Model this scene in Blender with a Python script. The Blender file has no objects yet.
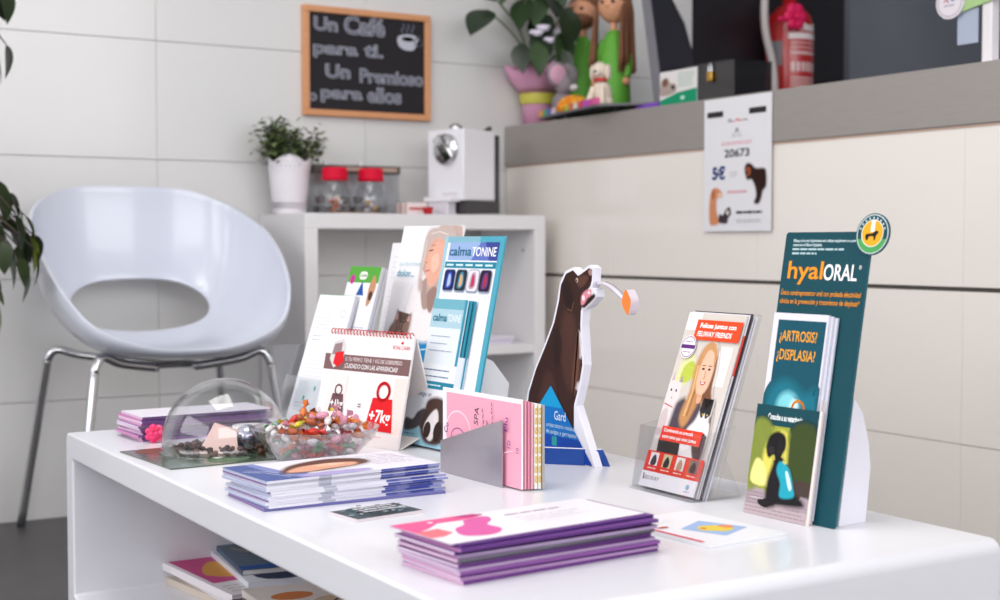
import bpy, bmesh, math, random
from mathutils import Vector, Matrix
random.seed(7)
S = bpy.context.scene
COL = S.collection
R = math.radians

# ---------------------------------------------------------------- camera
cd = bpy.data.cameras.new('camera'); cam = bpy.data.objects.new('camera', cd); COL.objects.link(cam)
cd.lens = 50; cd.sensor_width = 36; cd.sensor_fit = 'HORIZONTAL'; cd.clip_start = .05
cam.location = (0, 0, .70)
cam.rotation_euler = (R(90) - math.atan(57 / 1389), 0, -R(31.25))
cd.dof.use_dof = True; cd.dof.focus_distance = 1.78; cd.dof.aperture_fstop = 5.6
S.camera = cam
S.cycles.transparent_max_bounces = 48
# ---------------------------------------------------------------- world, light, exposure
W = bpy.data.worlds.new('daylight'); S.world = W; W.use_nodes = True
bg = W.node_tree.nodes['Background']; bg.inputs[0].default_value = (.86, .91, 1, 1); bg.inputs[1].default_value = 1.05
S.view_settings.view_transform = 'Standard'; S.view_settings.look = 'None'
S.view_settings.exposure = 0.24; S.view_settings.gamma = 1; S.view_settings.use_curve_mapping = False

def area(name, loc, rot, sx, sy, power, col):
    l = bpy.data.lights.new(name, 'AREA'); l.shape = 'RECTANGLE'; l.size = sx; l.size_y = sy
    l.energy = power; l.color = col
    o = bpy.data.objects.new(name, l); COL.objects.link(o); o.location = loc; o.rotation_euler = rot
    return o
area('shop_window_daylight', (-2.3, 1.4, 1.85), (0, R(-80), 0), 1.5, 3.6, 44, (1, .975, .96))
area('added_front_fill', (.6, -1.7, 1.95), (R(78), 0, 0), 4.2, 1.4, 48, (1, .985, .98))  # fill light added behind the camera to brighten the back wall
area('ceiling_lamp_panel', (.4, 1.6, 2.68), (0, 0, 0), 1.2, 1.2, 24, (1, .97, .94))
area('ceiling_lamp_panel_staff', (3.2, 2.6, 2.68), (0, 0, 0), .6, 1.2, 3, (1, .97, .94))

# ---------------------------------------------------------------- materials
_M = {}
def lin(h):
    h = h.lstrip('#'); c = [int(h[i:i + 2], 16) / 255 for i in (0, 2, 4)]
    return tuple(v / 12.92 if v <= .04045 else ((v + .055) / 1.055) ** 2.4 for v in c) + (1,)
def mat(h, rough=.5, metal=0, spec=.5, noise=0, scale=40, bump=0, coat=0, name=None, stretch=None):
    k = (h, rough, metal, spec, noise, scale, bump, coat, stretch)
    if k in _M: return _M[k]
    m = bpy.data.materials.new(name or 'paint_' + h.strip('#')); m.use_nodes = True
    nt = m.node_tree; b = nt.nodes['Principled BSDF']
    b.inputs['Base Color'].default_value = lin(h); b.inputs['Roughness'].default_value = rough
    b.inputs['Metallic'].default_value = metal; b.inputs['Specular IOR Level'].default_value = spec
    if coat: b.inputs['Coat Weight'].default_value = coat; b.inputs['Coat Roughness'].default_value = .08
    if noise or bump:
        tc = nt.nodes.new('ShaderNodeTexCoord'); n = nt.nodes.new('ShaderNodeTexNoise')
        n.inputs['Scale'].default_value = scale; n.inputs['Detail'].default_value = 5
        src = tc.outputs['Object']
        if stretch:
            mp = nt.nodes.new('ShaderNodeMapping'); mp.inputs['Scale'].default_value = stretch
            nt.links.new(src, mp.inputs['Vector']); src = mp.outputs['Vector']
        nt.links.new(src, n.inputs['Vector'])
        if noise:
            mx = nt.nodes.new('ShaderNodeMix'); mx.data_type = 'RGBA'
            c = lin(h); mx.inputs[6].default_value = tuple(v * (1 - noise) for v in c[:3]) + (1,)
            mx.inputs[7].default_value = tuple(min(1, v * (1 + noise)) for v in c[:3]) + (1,)
            nt.links.new(n.outputs['Fac'], mx.inputs[0]); nt.links.new(mx.outputs[2], b.inputs['Base Color'])
        if bump:
            bp = nt.nodes.new('ShaderNodeBump'); bp.inputs['Strength'].default_value = bump
            bp.inputs['Distance'].default_value = .002
            nt.links.new(n.outputs['Fac'], bp.inputs['Height']); nt.links.new(bp.outputs['Normal'], b.inputs['Normal'])
    _M[k] = m
    return m
def clear(name, tint=(.96, .965, .975), gl=.9, base=.06):
    if name in _M: return _M[name]
    m = bpy.data.materials.new(name); m.use_nodes = True; nt = m.node_tree; nt.nodes.clear()
    o = nt.nodes.new('ShaderNodeOutputMaterial'); mx = nt.nodes.new('ShaderNodeMixShader')
    t = nt.nodes.new('ShaderNodeBsdfTransparent'); t.inputs[0].default_value = tint + (1,)
    g = nt.nodes.new('ShaderNodeBsdfGlossy'); g.inputs['Roughness'].default_value = .06
    f0 = nt.nodes.new('ShaderNodeLayerWeight'); f0.inputs[0].default_value = .5
    f = nt.nodes.new('ShaderNodeMath'); f.operation = 'POWER'; f.inputs[1].default_value = 3.5; nt.links.new(f0.outputs['Facing'], f.inputs[0])
    mu = nt.nodes.new('ShaderNodeMath'); mu.operation = 'MULTIPLY_ADD'; mu.inputs[1].default_value = gl; mu.inputs[2].default_value = base
    mu.use_clamp = True
    nt.links.new(f.outputs[0], mu.inputs[0]); nt.links.new(mu.outputs[0], mx.inputs[0])
    nt.links.new(t.outputs[0], mx.inputs[1]); nt.links.new(g.outputs[0], mx.inputs[2]); nt.links.new(mx.outputs[0], o.inputs[0])
    _M[name] = m
    return m
GLASS = clear('clear_plastic')
JAR = clear('jar_glass', (.95, .96, .965), .7, .05)
DOME = clear('dome_plastic', (.965, .968, .975), 1.0, .05)
CHROME = mat('#c9c9cc', .1, 1, name='chrome')
WHITE = mat('#ece9ee', .3, noise=.01, scale=8, name='white_lacquer')
GLOSSW = mat('#e3e3e9', .3, coat=.25, name='gloss_white_lacquer')
PAPER = mat('#e6e5e9', .55, name='paper')
EDGE = mat('#d9d8de', .7, noise=.12, scale=300, name='page_edges')

# ---------------------------------------------------------------- mesh building
class MB:
    def __init__(s): s.v = []; s.f = []; s.m = []; s.sm = []; s.mats = []; s.tint = {}
    def mi(s, m):
        if m not in s.mats: s.mats.append(m)
        return s.mats.index(m)
    def add(s, v, f, m, smooth=False, M=None):
        b = len(s.v); s.v += [tuple(M @ Vector(p)) if M else tuple(p) for p in v]
        i = s.mi(m)
        for q in f: s.f.append([b + k for k in q]); s.m.append(i); s.sm.append(smooth)
        return s
    def bm(s, bm, m, smooth=False, M=None, axis=False):
        bm.verts.index_update(); bm.normal_update()
        fl = [smooth and max(abs(c) for c in x.normal) < .9995 for x in bm.faces] if axis else None
        v = [x.co.copy() for x in bm.verts]; f = [[q.index for q in x.verts] for x in bm.faces]; bm.free(); k0 = len(s.sm)
        s.add(v, f, m, smooth, M)
        if fl: s.sm[k0:] = fl
        return s
    def box(s, x0, x1, y0, y1, z0, z1, m, r=0, seg=2, M=None):
        v = [(x, y, z) for z in (z0, z1) for y in (y0, y1) for x in (x0, x1)]
        f = [(0, 2, 3, 1), (4, 5, 7, 6), (0, 1, 5, 4), (2, 6, 7, 3), (0, 4, 6, 2), (1, 3, 7, 5)]
        if not r: return s.add(v, f, m, False, M)
        b = bmesh.new(); vs = [b.verts.new(p) for p in v]
        for q in f: b.faces.new([vs[k] for k in q])
        bmesh.ops.bevel(b, geom=b.edges[:], offset=r, segments=seg, profile=.5, affect='EDGES')
        return s.bm(b, m, seg > 1, M, True)
    def prism(s, pts, d0, d1, m, ms=None, M=None, smooth=False):
        # outline in (x, z), thickness along y from d0 (front) to d1
        n = len(pts)
        s.add([(p[0], d0, p[1]) for p in pts], [list(range(n))], m, False, M)
        s.add([(p[0], d1, p[1]) for p in pts], [list(range(n))[::-1]], ms or m, False, M)
        v = [(p[0], d, p[1]) for d in (d0, d1) for p in pts]
        return s.add(v, [(i, (i + 1) % n, n + (i + 1) % n, n + i)[::-1] for i in range(n)], ms or m, smooth, M)
    def lathe(s, prof, m, n=32, c=(0, 0, 0), M=None, smooth=True, sq=0):
        v = []; f = []
        for r, z in prof:
            for k in range(n):
                a = 2 * math.pi * k / n
                q = 1 + sq * (abs(math.cos(2 * a)) ** 2 * -.5 + .25) if sq else 1
                v.append((c[0] + r * q * math.cos(a), c[1] + r * q * math.sin(a), c[2] + z))
        for j in range(len(prof) - 1):
            for k in range(n):
                a, b = j * n + k, j * n + (k + 1) % n
                f.append((a, b, b + n, a + n))
        if prof[0][0] > 1e-6 and getattr(s, 'cap', True): pass
        return s.add(v, f, m, smooth, M)
    def disc(s, r, z, m, n=32, c=(0, 0, 0), flip=False, M=None):
        v = [(c[0] + r * math.cos(2 * math.pi * k / n), c[1] + r * math.sin(2 * math.pi * k / n), c[2] + z) for k in range(n)]
        return s.add(v, [list(range(n))[::-1] if flip else list(range(n))], m, False, M)
    def cyl(s, r, z0, z1, m, n=24, c=(0, 0, 0), r1=None, M=None):
        r1 = r if r1 is None else r1
        s.lathe([(r, z0), (r1, z1)], m, n, c, M); s.disc(r, z0, m, n, c, True, M); return s.disc(r1, z1, m, n, c, False, M)
    def ball(s, c, r, m, n=20, k=12, M=None):
        rx, ry, rz = (r, r, r) if not isinstance(r, tuple) else r
        v = []; f = []
        for j in range(k + 1):
            t = math.pi * j / k
            for i in range(n):
                a = 2 * math.pi * i / n
                v.append((c[0] + rx * math.sin(t) * math.cos(a), c[1] + ry * math.sin(t) * math.sin(a), c[2] - rz * math.cos(t)))
        for j in range(k):
            for i in range(n):
                a, b = j * n + i, j * n + (i + 1) % n
                f.append((a, b, b + n, a + n))
        return s.add(v, f, m, True, M)
    def tube(s, pts, r, m, n=10, M=None, smooth_path=True, sub=6):
        P = [Vector(p) for p in pts]
        rr = r if isinstance(r, (list, tuple)) else [r] * len(P)
        if smooth_path and len(P) > 2:
            Q = []; RR = []
            for i in range(len(P) - 1):
                a, b, c, d = P[max(0, i - 1)], P[i], P[i + 1], P[min(len(P) - 1, i + 2)]
                for q in range(sub):
                    t = q / sub
                    Q.append(.5 * ((2 * b) + (c - a) * t + (2 * a - 5 * b + 4 * c - d) * t * t + (3 * b - a - 3 * c + d) * t ** 3))
                    RR.append(rr[i] * (1 - t) + rr[i + 1] * t)
            Q.append(P[-1]); RR.append(rr[-1]); P, rr = Q, RR
        v = []; f = []; T0 = None; N = None
        for i, p in enumerate(P):
            T = (P[min(i + 1, len(P) - 1)] - P[max(i - 1, 0)]).normalized()
            if N is None:
                N = T.orthogonal().normalized()
            else:
                N = (N - T * N.dot(T)).normalized()
            B = T.cross(N)
            for k in range(n):
                a = 2 * math.pi * k / n
                v.append(p + rr[i] * (math.cos(a) * N + math.sin(a) * B))
        for i in range(len(P) - 1):
            for k in range(n):
                a, b = i * n + k, i * n + (k + 1) % n
                f.append((a, b, b + n, a + n))
        f.append(list(range(n))[::-1]); f.append([(len(P) - 1) * n + k for k in range(n)])
        return s.add(v, f, m, True, M)
    def mesh(s, name):
        me = bpy.data.meshes.new(name); me.from_pydata(s.v, [], s.f)
        for m in s.mats: me.materials.append(m)
        me.polygons.foreach_set('material_index', s.m); me.polygons.foreach_set('use_smooth', s.sm)
        if s.tint:
            at = me.color_attributes.new('tint', 'FLOAT_COLOR', 'POINT')
            for i, c in s.tint.items(): at.data[i].color = c
        me.update()
        return me
    def build(s, name, parent=None):
        o = bpy.data.objects.new(name, s.mesh(name)); COL.objects.link(o)
        if parent: o.parent = parent
        return o
def tag(o, label=None, cat=None, group=None, kind=None):
    if label: o['label'] = label
    if cat: o['category'] = cat
    if group: o['group'] = group
    if kind: o['kind'] = kind
    return o
def thing(name, label, cat, loc=(0, 0, 0), rz=0, group=None):
    o = bpy.data.objects.new(name, None); COL.objects.link(o); o.location = loc; o.rotation_euler = (0, 0, R(rz))
    o.empty_display_size = .05
    return tag(o, label, cat, group)
def inst(me, name, parent=None, loc=(0, 0, 0), rot=(0, 0, 0), sc=(1, 1, 1)):
    o = bpy.data.objects.new(name, me); COL.objects.link(o); o.parent = parent
    o.location = loc; o.rotation_euler = rot; o.scale = sc
    return o
def lean(elev, w=0, h=0, off=0, x=0, z=0):
    # panel frame: x along the width, y up the panel, z out of its printed face
    e = R(elev); v = Vector((0, math.cos(e), math.sin(e))); n = Vector((0, -math.sin(e), math.cos(e)))
    M = Matrix(((1, v.x, n.x, x), (0, v.y, n.y, 0), (0, v.z, n.z, z), (0, 0, 0, 1)))
    return M @ Matrix.Translation((0, 0, off))
def flat(z, rz=0, x=0, y=0):
    return Matrix.Translation((x, y, z)) @ Matrix.Rotation(R(rz), 4, 'Z')
def smooth_loop(pts, sub=5):
    n = len(pts); out = []
    for i in range(n):
        a, b, c, d = [Vector(pts[(i + k - 1) % n]) for k in range(4)]
        for q in range(sub):
            t = q / sub
            out.append(tuple(.5 * ((2 * b) + (c - a) * t + (2 * a - 5 * b + 4 * c - d) * t * t + (3 * b - a - 3 * c + d) * t ** 3)))
    return out

# flat print: shapes laid in thin layers of ink on a face, drawn in fractions of that face
_glyph = {}
def glyphs(txt, off=0, outline=0, shear=0):
    k = (txt, off, outline, shear)
    if k in _glyph: return _glyph[k]
    c = bpy.data.curves.new('lettering', 'FONT'); c.body = txt; c.size = 1; c.offset = off; c.shear = shear; c.resolution_u = 3
    if outline: c.fill_mode = 'NONE'; c.bevel_depth = outline; c.bevel_resolution = 0
    else: c.fill_mode = 'FRONT'
    o = bpy.data.objects.new('lettering', c); COL.objects.link(o)
    dg = bpy.context.evaluated_depsgraph_get(); me = bpy.data.meshes.new_from_object(o.evaluated_get(dg))
    v = [tuple(x.co) for x in me.vertices]; f = [list(p.vertices) for p in me.polygons]
    bpy.data.objects.remove(o); bpy.data.curves.remove(c); bpy.data.meshes.remove(me)
    _glyph[k] = (v, f)
    return _glyph[k]
def ink(c):
    o = '#'
    for v in lin(c)[:3]:
        v = v ** 1.2; v = 12.92 * v if v <= .0031308 else 1.055 * v ** (1 / 2.4) - .055
        o += '%02x' % round(max(0, min(1, v)) * 255)
    return o
def soft_ink():
    if 'soft_ink' in _M: return _M['soft_ink']
    m = bpy.data.materials.new('photo_ink'); m.use_nodes = True; nt = m.node_tree; b = nt.nodes['Principled BSDF']
    b.inputs['Roughness'].default_value = .5; b.inputs['Specular IOR Level'].default_value = .22
    a = nt.nodes.new('ShaderNodeAttribute'); a.attribute_name = 'tint'
    tc = nt.nodes.new('ShaderNodeTexCoord'); n = nt.nodes.new('ShaderNodeTexNoise'); n.inputs['Scale'].default_value = 260; n.inputs['Detail'].default_value = 3
    mp = nt.nodes.new('ShaderNodeMapRange'); mp.inputs[1].default_value = .3; mp.inputs[2].default_value = .7; mp.inputs[3].default_value = .95; mp.inputs[4].default_value = 1.03
    mx = nt.nodes.new('ShaderNodeMix'); mx.data_type = 'RGBA'; mx.blend_type = 'MULTIPLY'; mx.inputs[0].default_value = 1
    nt.links.new(tc.outputs['Object'], n.inputs['Vector']); nt.links.new(n.outputs['Fac'], mp.inputs[0]); nt.links.new(a.outputs['Color'], mx.inputs[6]); nt.links.new(mp.outputs[0], mx.inputs[7])
    nt.links.new(mx.outputs[2], b.inputs['Base Color'])
    _M['soft_ink'] = m
    return m
class Print:
    def __init__(s, w, h, M, rough=.4, step=.00006):
        s.w, s.h, s.M, s.b, s.z, s.step, s.r = w, h, M, MB(), .00012, step, rough; s.log = []
    def _m(s, c): return c if not isinstance(c, str) else mat(ink(c), max(s.r, .5), 0, .22)
    du = 0
    def poly(s, pts, c):
        pts = [(u + s.du, v) for u, v in pts]
        s.b.add([(u * s.w, v * s.h, s.z) for u, v in pts], [list(range(len(pts)))], s._m(c), False, s.M); s.z += s.step
        if isinstance(c, str): s.log.append((pts, lin(ink(c))))
        return s
    def rect(s, u0, v0, u1, v1, c): return s.poly([(u0, v0), (u1, v0), (u1, v1), (u0, v1)], c)
    feather = 0
    def blob(s, pts, c, sub=5):
        if not s.feather or not isinstance(c, str): return s.poly(smooth_loop(pts, sub), c)
        L = smooth_loop([(u + s.du, v) for u, v in pts], sub); n = len(L); cx = sum(q[0] for q in L) / n; cy = sum(q[1] for q in L) / n
        V = [Vector((q[0] * s.w, q[1] * s.h)) for q in L]; wd = s.feather * (sum((q - Vector((cx * s.w, cy * s.h))).length for q in V) / n)
        ar = sum(V[i].x * V[(i + 1) % n].y - V[(i + 1) % n].x * V[i].y for i in range(n)); sg = 1 if ar > 0 else -1
        I, O = [], []
        for i in range(n):
            d = V[(i + 1) % n] - V[i - 1]
            if d.length < 1e-9: d = Vector((1, 0))
            d.normalize(); nn = Vector((d.y, -d.x)) * sg; I.append(V[i] - nn * wd * .4); O.append(V[i] + nn * wd * .6)
        O = [Vector((min(max(q.x, 0), s.w), min(max(q.y, 0), s.h))) for q in O] if s.clip else O
        I = [Vector((min(max(q.x, 0), s.w), min(max(q.y, 0), s.h))) for q in I] if s.clip else I
        b0 = len(s.b.v); col = lin(ink(c))
        under = [s.under(q.x / s.w, q.y / s.h) for q in O]
        s.b.add([(q.x, q.y, s.z) for q in I], [list(range(n))], soft_ink(), False, s.M)
        s.b.add([(q.x, q.y, s.z) for q in I + O], [(i, n + i, n + (i + 1) % n, (i + 1) % n) for i in range(n)], soft_ink(), False, s.M)
        for i in range(3 * n): s.b.tint[b0 + i] = col if i < 2 * n else under[i - 2 * n]
        s.log.append((L, col)); s.z += s.step; return s
    def under(s, u, v):
        for L, c in reversed(s.log):
            ins = False; n = len(L)
            for i in range(n):
                a, b = L[i], L[i - 1]
                if (a[1] > v) != (b[1] > v) and u < (b[0] - a[0]) * (v - a[1]) / (b[1] - a[1]) + a[0]: ins = not ins
            if ins: return c
        return lin(ink(s.base))
    base = '#eeecf0'
    clip = True
    def ell(s, cx, cy, rx, ry, c, a=0, n=24):
        ca, sa = math.cos(R(a)), math.sin(R(a)); k = s.h / s.w
        P = []
        for i in range(n):
            t = 2 * math.pi * i / n; x, y = rx * math.cos(t) * s.w, ry * math.sin(t) * s.h
            P.append((cx + (x * ca - y * sa) / s.w, cy + (x * sa + y * ca) / s.h))
        return s.poly(P, c)
    def rrect(s, u0, v0, u1, v1, c, r=.15):
        P = []; rx = r * (u1 - u0); ry = rx * s.w / s.h
        for cx, cy, a0 in ((u1 - rx, v1 - ry, 0), (u0 + rx, v1 - ry, 90), (u0 + rx, v0 + ry, 180), (u1 - rx, v0 + ry, 270)):
            for k in range(5): a = R(a0 + k * 22.5); P.append((cx + rx * math.cos(a), cy + ry * math.sin(a)))
        return s.poly(P, c)
    def line(s, pts, wd, c):
        # wd in metres
        Q = [Vector(((u + s.du) * s.w, v * s.h)) for u, v in pts]; m = s._m(c)
        for a, b in zip(Q, Q[1:]):
            d = b - a
            if d.length < 1e-6: continue
            d.normalize(); n = Vector((-d.y, d.x)) * wd / 2; e = d * wd * .3
            q = [a - n - e, b - n + e, b + n + e, a + n - e]
            s.b.add([(p.x, p.y, s.z) for p in q], [(0, 1, 2, 3)], m, False, s.M)
        s.z += s.step; return s
    def ring(s, cx, cy, rx, ry, wd, c, n=28):
        return s.line([(cx + rx * math.cos(2 * math.pi * i / n), cy + ry * math.sin(2 * math.pi * i / n)) for i in range(n + 1)], wd, c)
    def text(s, txt, u, v, hgt, c, width=None, sx=1, off=.0, al='l', outline=0, shear=0, rot=0, z=0):
        # hgt: cap height as a fraction of the face; width: fraction of the face to fit
        vs, fs = glyphs(txt, off, outline, shear)
        if not vs: return s
        x0 = min(p[0] for p in vs); x1 = max(p[0] for p in vs)
        k = hgt * s.h / .7; kx = k * sx
        if width: kx = width * s.w / (x1 - x0)
        ox = {'l': x0, 'c': (x0 + x1) / 2, 'r': x1}[al]
        ca, sa = math.cos(R(rot)), math.sin(R(rot)); m = s._m(c)
        P = []
        for p in vs:
            X, Y = (p[0] - ox) * kx, p[1] * k
            P.append((u * s.w + X * ca - Y * sa, v * s.h + X * sa + Y * ca, s.z + (p[2] * k if outline else 0)))
        s.b.add(P, fs, m, False, s.M); s.z += s.step; return s
    def rows(s, u0, u1, v, n, dv, wd, c, rag=.2, seed=1):
        # rows of fine print too small to read
        rn = random.Random(seed); m = s._m(c)
        for i in range(n):
            e = u1 - (rn.random() * rag * (u1 - u0)); x = u0; y = (v - i * dv) * s.h
            while x < e:
                L = min(rn.uniform(.03, .1), e - x)
                s.b.add([(x * s.w, y - wd / 2, s.z), ((x + L) * s.w, y - wd / 2, s.z), ((x + L) * s.w, y + wd / 2, s.z), (x * s.w, y + wd / 2, s.z)], [(0, 1, 2, 3)], m, False, s.M)
                x += L + .012
        s.z += s.step; return s
    def build(s, name, parent): return s.b.build(name, parent)

# ================================================================ THE SETTING
YB = 3.6          # back wall
XC = 2.2          # counter front
TILE = mat('#dddcdb', .22, noise=.015, scale=2.2, coat=.25, name='glazed_wall_tile')
GROUT = mat('#cecccb', .8, name='grout')
b = MB(); b.box(-2.6, 4.6, -1.8, YB + .1, -.1, 0, mat('#4c4a4c', .45, noise=.18, scale=9, bump=.2, name='slate_floor'))
tag(b.build('floor'), kind='structure')
b = MB(); b.box(-2.6, 2.8, YB + .0035, YB + .1, 0, 2.8, GROUT); wall_back = tag(b.build('wall_back'), kind='structure')
tm = {}
def tile_mesh(w, h, key, m):
    k = (round(w, 3), round(h, 3), key)
    if k not in tm:
        q = MB(); q.box(0, w, 0, .01, 0, h, m, .0005, 1); tm[k] = q.mesh('tile')
    return tm[k]
zs = [-.01, .299, .609, .919, 1.229, 1.539, 1.849, 2.159, 2.469, 2.8]
xs = [-2.6] + [1.128 + .604 * k for k in range(-6, 3)] + [2.8]
for i in range(len(xs) - 1):
    for j in range(len(zs) - 1):
        x0, x1, z0, z1 = xs[i] + .0005, xs[i + 1] - .0005, max(0.0, zs[j] + .0008), zs[j + 1] - .0008
        inst(tile_mesh(x1 - x0, z1 - z0, 'b', TILE), 'tile', wall_back, (x0, YB - .006, z0))
b = MB(); b.box(-2.6, 4.6, -1.8, YB + .1, 2.72, 2.82, mat('#e9e7e4', .8, name='ceiling_paint')); tag(b.build('ceiling'), kind='structure')
# the window side: piers and lintel around the shop glazing
WP = mat('#dcd9d6', .7, noise=.02, name='wall_paint')
b = MB(); b.box(-2.6, -2.45, 3.25, YB, 0, 2.72, WP); b.box(-2.6, -2.45, -1.8, -.55, 0, 2.72, WP); b.box(-2.6, -2.45, -.55, 3.25, 0, .4, WP)
b.box(-2.6, -2.45, -.55, 3.25, 2.66, 2.72, WP); tag(b.build('wall_left'), kind='structure')
b = MB(); b.box(-2.6, 4.6, -1.95, -1.8, 0, 1.15, WP); tag(b.build('light_block_front'), kind='structure')  # unseen low block, added to cut world light and darken the lower back wall
# staff side behind the counter: dark panelling
b = MB(); b.box(2.865, 4.6, YB - .05, YB + .1, 0, 2.72, mat('#201c22', .35, name='black_cupboard_front')); dk = tag(b.build('wall_staff'), kind='structure')
b = MB(); b.box(2.8, 2.865, YB - .07, YB + .1, 0, 2.72, mat('#d5d4d4', .5)); tag(b.build('trim_1'), kind='structure')
b = MB(); b.box(3.56, 4.6, YB - .075, YB - .05, .2, 2.6, mat('#72757f', .3, noise=.3, scale=2.5, coat=.3, name='smoked_glass_door')); 
tag(b.build('smoked_glass', dk))
b = MB(); b.box(4.5, 4.6, -1.8, YB, 0, 2.72, mat('#5d5f68', .3, noise=.15, scale=2, name='staff_side_glass')); tag(b.build('wall_right'), kind='structure')

# reception counter: thing > body, tiles, steel apron
ct = thing('reception_counter', 'reception counter faced in cream tiles below a brushed steel apron', 'counter', (XC, 0, 0))
CT = mat('#efe8e1', .2, noise=.012, scale=2.5, coat=.3, name='cream_counter_tile')
b = MB(); b.box(.0075, .42, -.6, YB - .012, 0, .93, mat('#d6d1cc', .8)); b.build('body', ct)
b = MB(); b.box(.004, .0075, -.6, YB - .012, .604, .613, mat('#4a443f', .8)); b.build('dark_joint', ct)
ys = [-.6, .066, .666, 1.266, 1.866, 2.466, 3.05, YB - .012]
zz = [(0, .3005), (.302, .604), (.613, .926)]
for z0, z1 in zz:
    for y0, y1 in zip(ys, ys[1:]):
        inst(tile_mesh(y1 - y0 - .0005, z1 - z0, 'c', CT), 'tile', ct, (.0, y1 - .00025, z0), (0, 0, R(-90)))
b = MB(); ST = mat('#a29c98', .42, .35, noise=.1, scale=14, bump=.06, stretch=(1, 1, 22), name='brushed_steel')
b.box(-.006, .46, -.6, YB - .012, .93, 1.05, ST, .003, 2); b.build('steel_apron', ct)
b = MB(); rn = random.Random(3); GL = mat('#d9b9a6', .6)
y = -.5
while y < YB - .05:
    L = rn.uniform(.05, .16); y2 = min(y + L, YB - .02); h = rn.uniform(.001, .004); b.box(-.002, .004, y, y2, .927 - h * .3, .9305, GL); y = y2
b.build('sealant', ct)

# ================================================================ COFFEE TABLE
TX0, TX1, TY0, TY1, TZ, TT, TB = .55, 1.16, .93, 2.238, .40, .04, .105
t = thing('coffee_table', 'low gloss white coffee table with open shelf and rounded edges', 'table', ((TX0 + TX1) / 2, (TY0 + TY1) / 2, 0))
hw, hl = (TX1 - TX0) / 2, (TY1 - TY0) / 2
def rr(x0, x1, z0, z1, r, n=6):
    P = []
    for cx, cz, a0 in ((x1 - r, z1 - r, 0), (x0 + r, z1 - r, 90), (x0 + r, z0 + r, 180), (x1 - r, z0 + r, 270)):
        for k in range(n + 1): a = R(a0 + 90 * k / n); P.append((cx + r * math.cos(a), cz + r * math.sin(a)))
    return P
# one waterfall loop: top, two ends and bottom are one lacquered ring; section runs along Y
def loop_frame(x0, x1, r_out, r_in, bev):
    O = rr(-hl, hl, TB, TZ, r_out); I = rr(-hl + TT, hl - TT, TB + TT, TZ - TT, r_in); n = len(O)
    bm = bmesh.new(); vs = {}
    for key, L in (('o', O), ('i', I)):
        for sx, x in ((0, x0), (1, x1)):
            vs[key, sx] = [bm.verts.new((x, p[0], p[1])) for p in L]
    for i in range(n):
        j = (i + 1) % n
        bm.faces.new((vs['o', 0][i], vs['o', 0][j], vs['o', 1][j], vs['o', 1][i]))
        bm.faces.new((vs['i', 0][i], vs['i', 1][i], vs['i', 1][j], vs['i', 0][j]))
        bm.faces.new((vs['o', 0][i], vs['i', 0][i], vs['i', 0][j], vs['o', 0][j]))
        bm.faces.new((vs['o', 1][i], vs['o', 1][j], vs['i', 1][j], vs['i', 1][i]))
    bmesh.ops.recalc_face_normals(bm, faces=bm.faces)
    eds = [e for e in bm.edges if len(e.link_faces) == 2 and e.calc_face_angle(0) > 1.0]
    bmesh.ops.bevel(bm, geom=eds, offset=bev, segments=3, profile=.5, affect='EDGES')
    return bm
b = MB(); b.bm(loop_frame(-hw, hw, .014, .004, .0035), GLOSSW, True, None, True); tb = b.build('frame', t)
for sx in (-1, 1):
    for sy in (-1, 1):
        b = MB(); b.box(sx * (hw - .08) - .03, sx * (hw - .08) + .03, sy * (hl - .1) - .03, sy * (hl - .1) + .03, 0, TB, mat('#8f8f94', .4)); b.build('foot', t)

# ================================================================ CUBE SHELF against the back wall
cab = thing('cube_shelf', 'white open cube shelf unit against the tiled wall', 'shelf', (1.41, 3.28, 0))
CW, CDp, CH = .73, .305, .777; CL = mat('#e6e4e6', .42, name='white_foil_board')
for nm, a in (('side_panel', (0, .036, 0, CDp, 0, CH - .04)), ('side_panel', (CW - .036, CW, 0, CDp, 0, CH - .04)), ('top_panel', (0, CW, 0, CDp, CH - .04, CH)),
              ('shelf', (.036, CW - .036, .002, CDp, .392, .418)), ('bottom_panel', (.036, CW - .036, 0, CDp, 0, .04))):
    b = MB(); b.box(*a, CL, .0012, 1); b.build(nm, cab)
b = MB(); b.cyl(.004, 0, .002, mat('#8a8784', .5), 12, M=Matrix.Translation((CW - .036, .06, .68)) @ Matrix.Rotation(R(-90), 4, 'Y')); b.build('screw_cap', cab)

# ================================================================ CHAIR
ch = thing('tub_chair', 'white plastic tub chair with open lower back and chrome legs', 'chair', (1.024, 3.25, 0))
RIM = [(0, .235, .842), (.14, .238, .838), (.235, .19, .80), (.282, .075, .745), (.287, -.04, .68), (.267, -.15, .595), (.215, -.225, .518), (.11, -.262, .474), (0, -.27, .464)]
def rim(a):   # a in 0..1 from back to front on one side
    x = a * (len(RIM) - 1); i = min(int(x), len(RIM) - 2); t = x - i
    g = lambda k: Vector(RIM[k]) if 0 <= k < len(RIM) else (Vector((-RIM[-k][0], RIM[-k][1], RIM[-k][2])) if k < 0 else Vector((-RIM[2 * len(RIM) - 2 - k][0],) + RIM[2 * len(RIM) - 2 - k][1:]))
    A, B, C, D = g(i - 1), g(i), g(i + 1), g(i + 2)
    return .5 * ((2 * B) + (C - A) * t + (2 * A - 5 * B + 4 * C - D) * t * t + (3 * B - A - 3 * C + D) * t ** 3)
def shell(a, s):   # a -1..1, s 0..1
    p = rim(abs(a)).copy()
    if a < 0: p.x = -p.x
    c = Vector((0, -.02, .433))
    hs = math.sin(min(s, 1) * math.pi / 2) ** .85; vs = (1 - math.cos(s * math.pi / 2)) ** 1.15
    q = c + Vector(((p.x - c.x) * hs, (p.y - c.y) * hs, (p.z - c.z) * vs))
    return q
NA, NS = 128, 44
AC, SC, RA, RS = 0.0, .505, .24, .15   # the hand hole
bm = bmesh.new(); g = {}; par = {}
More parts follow.
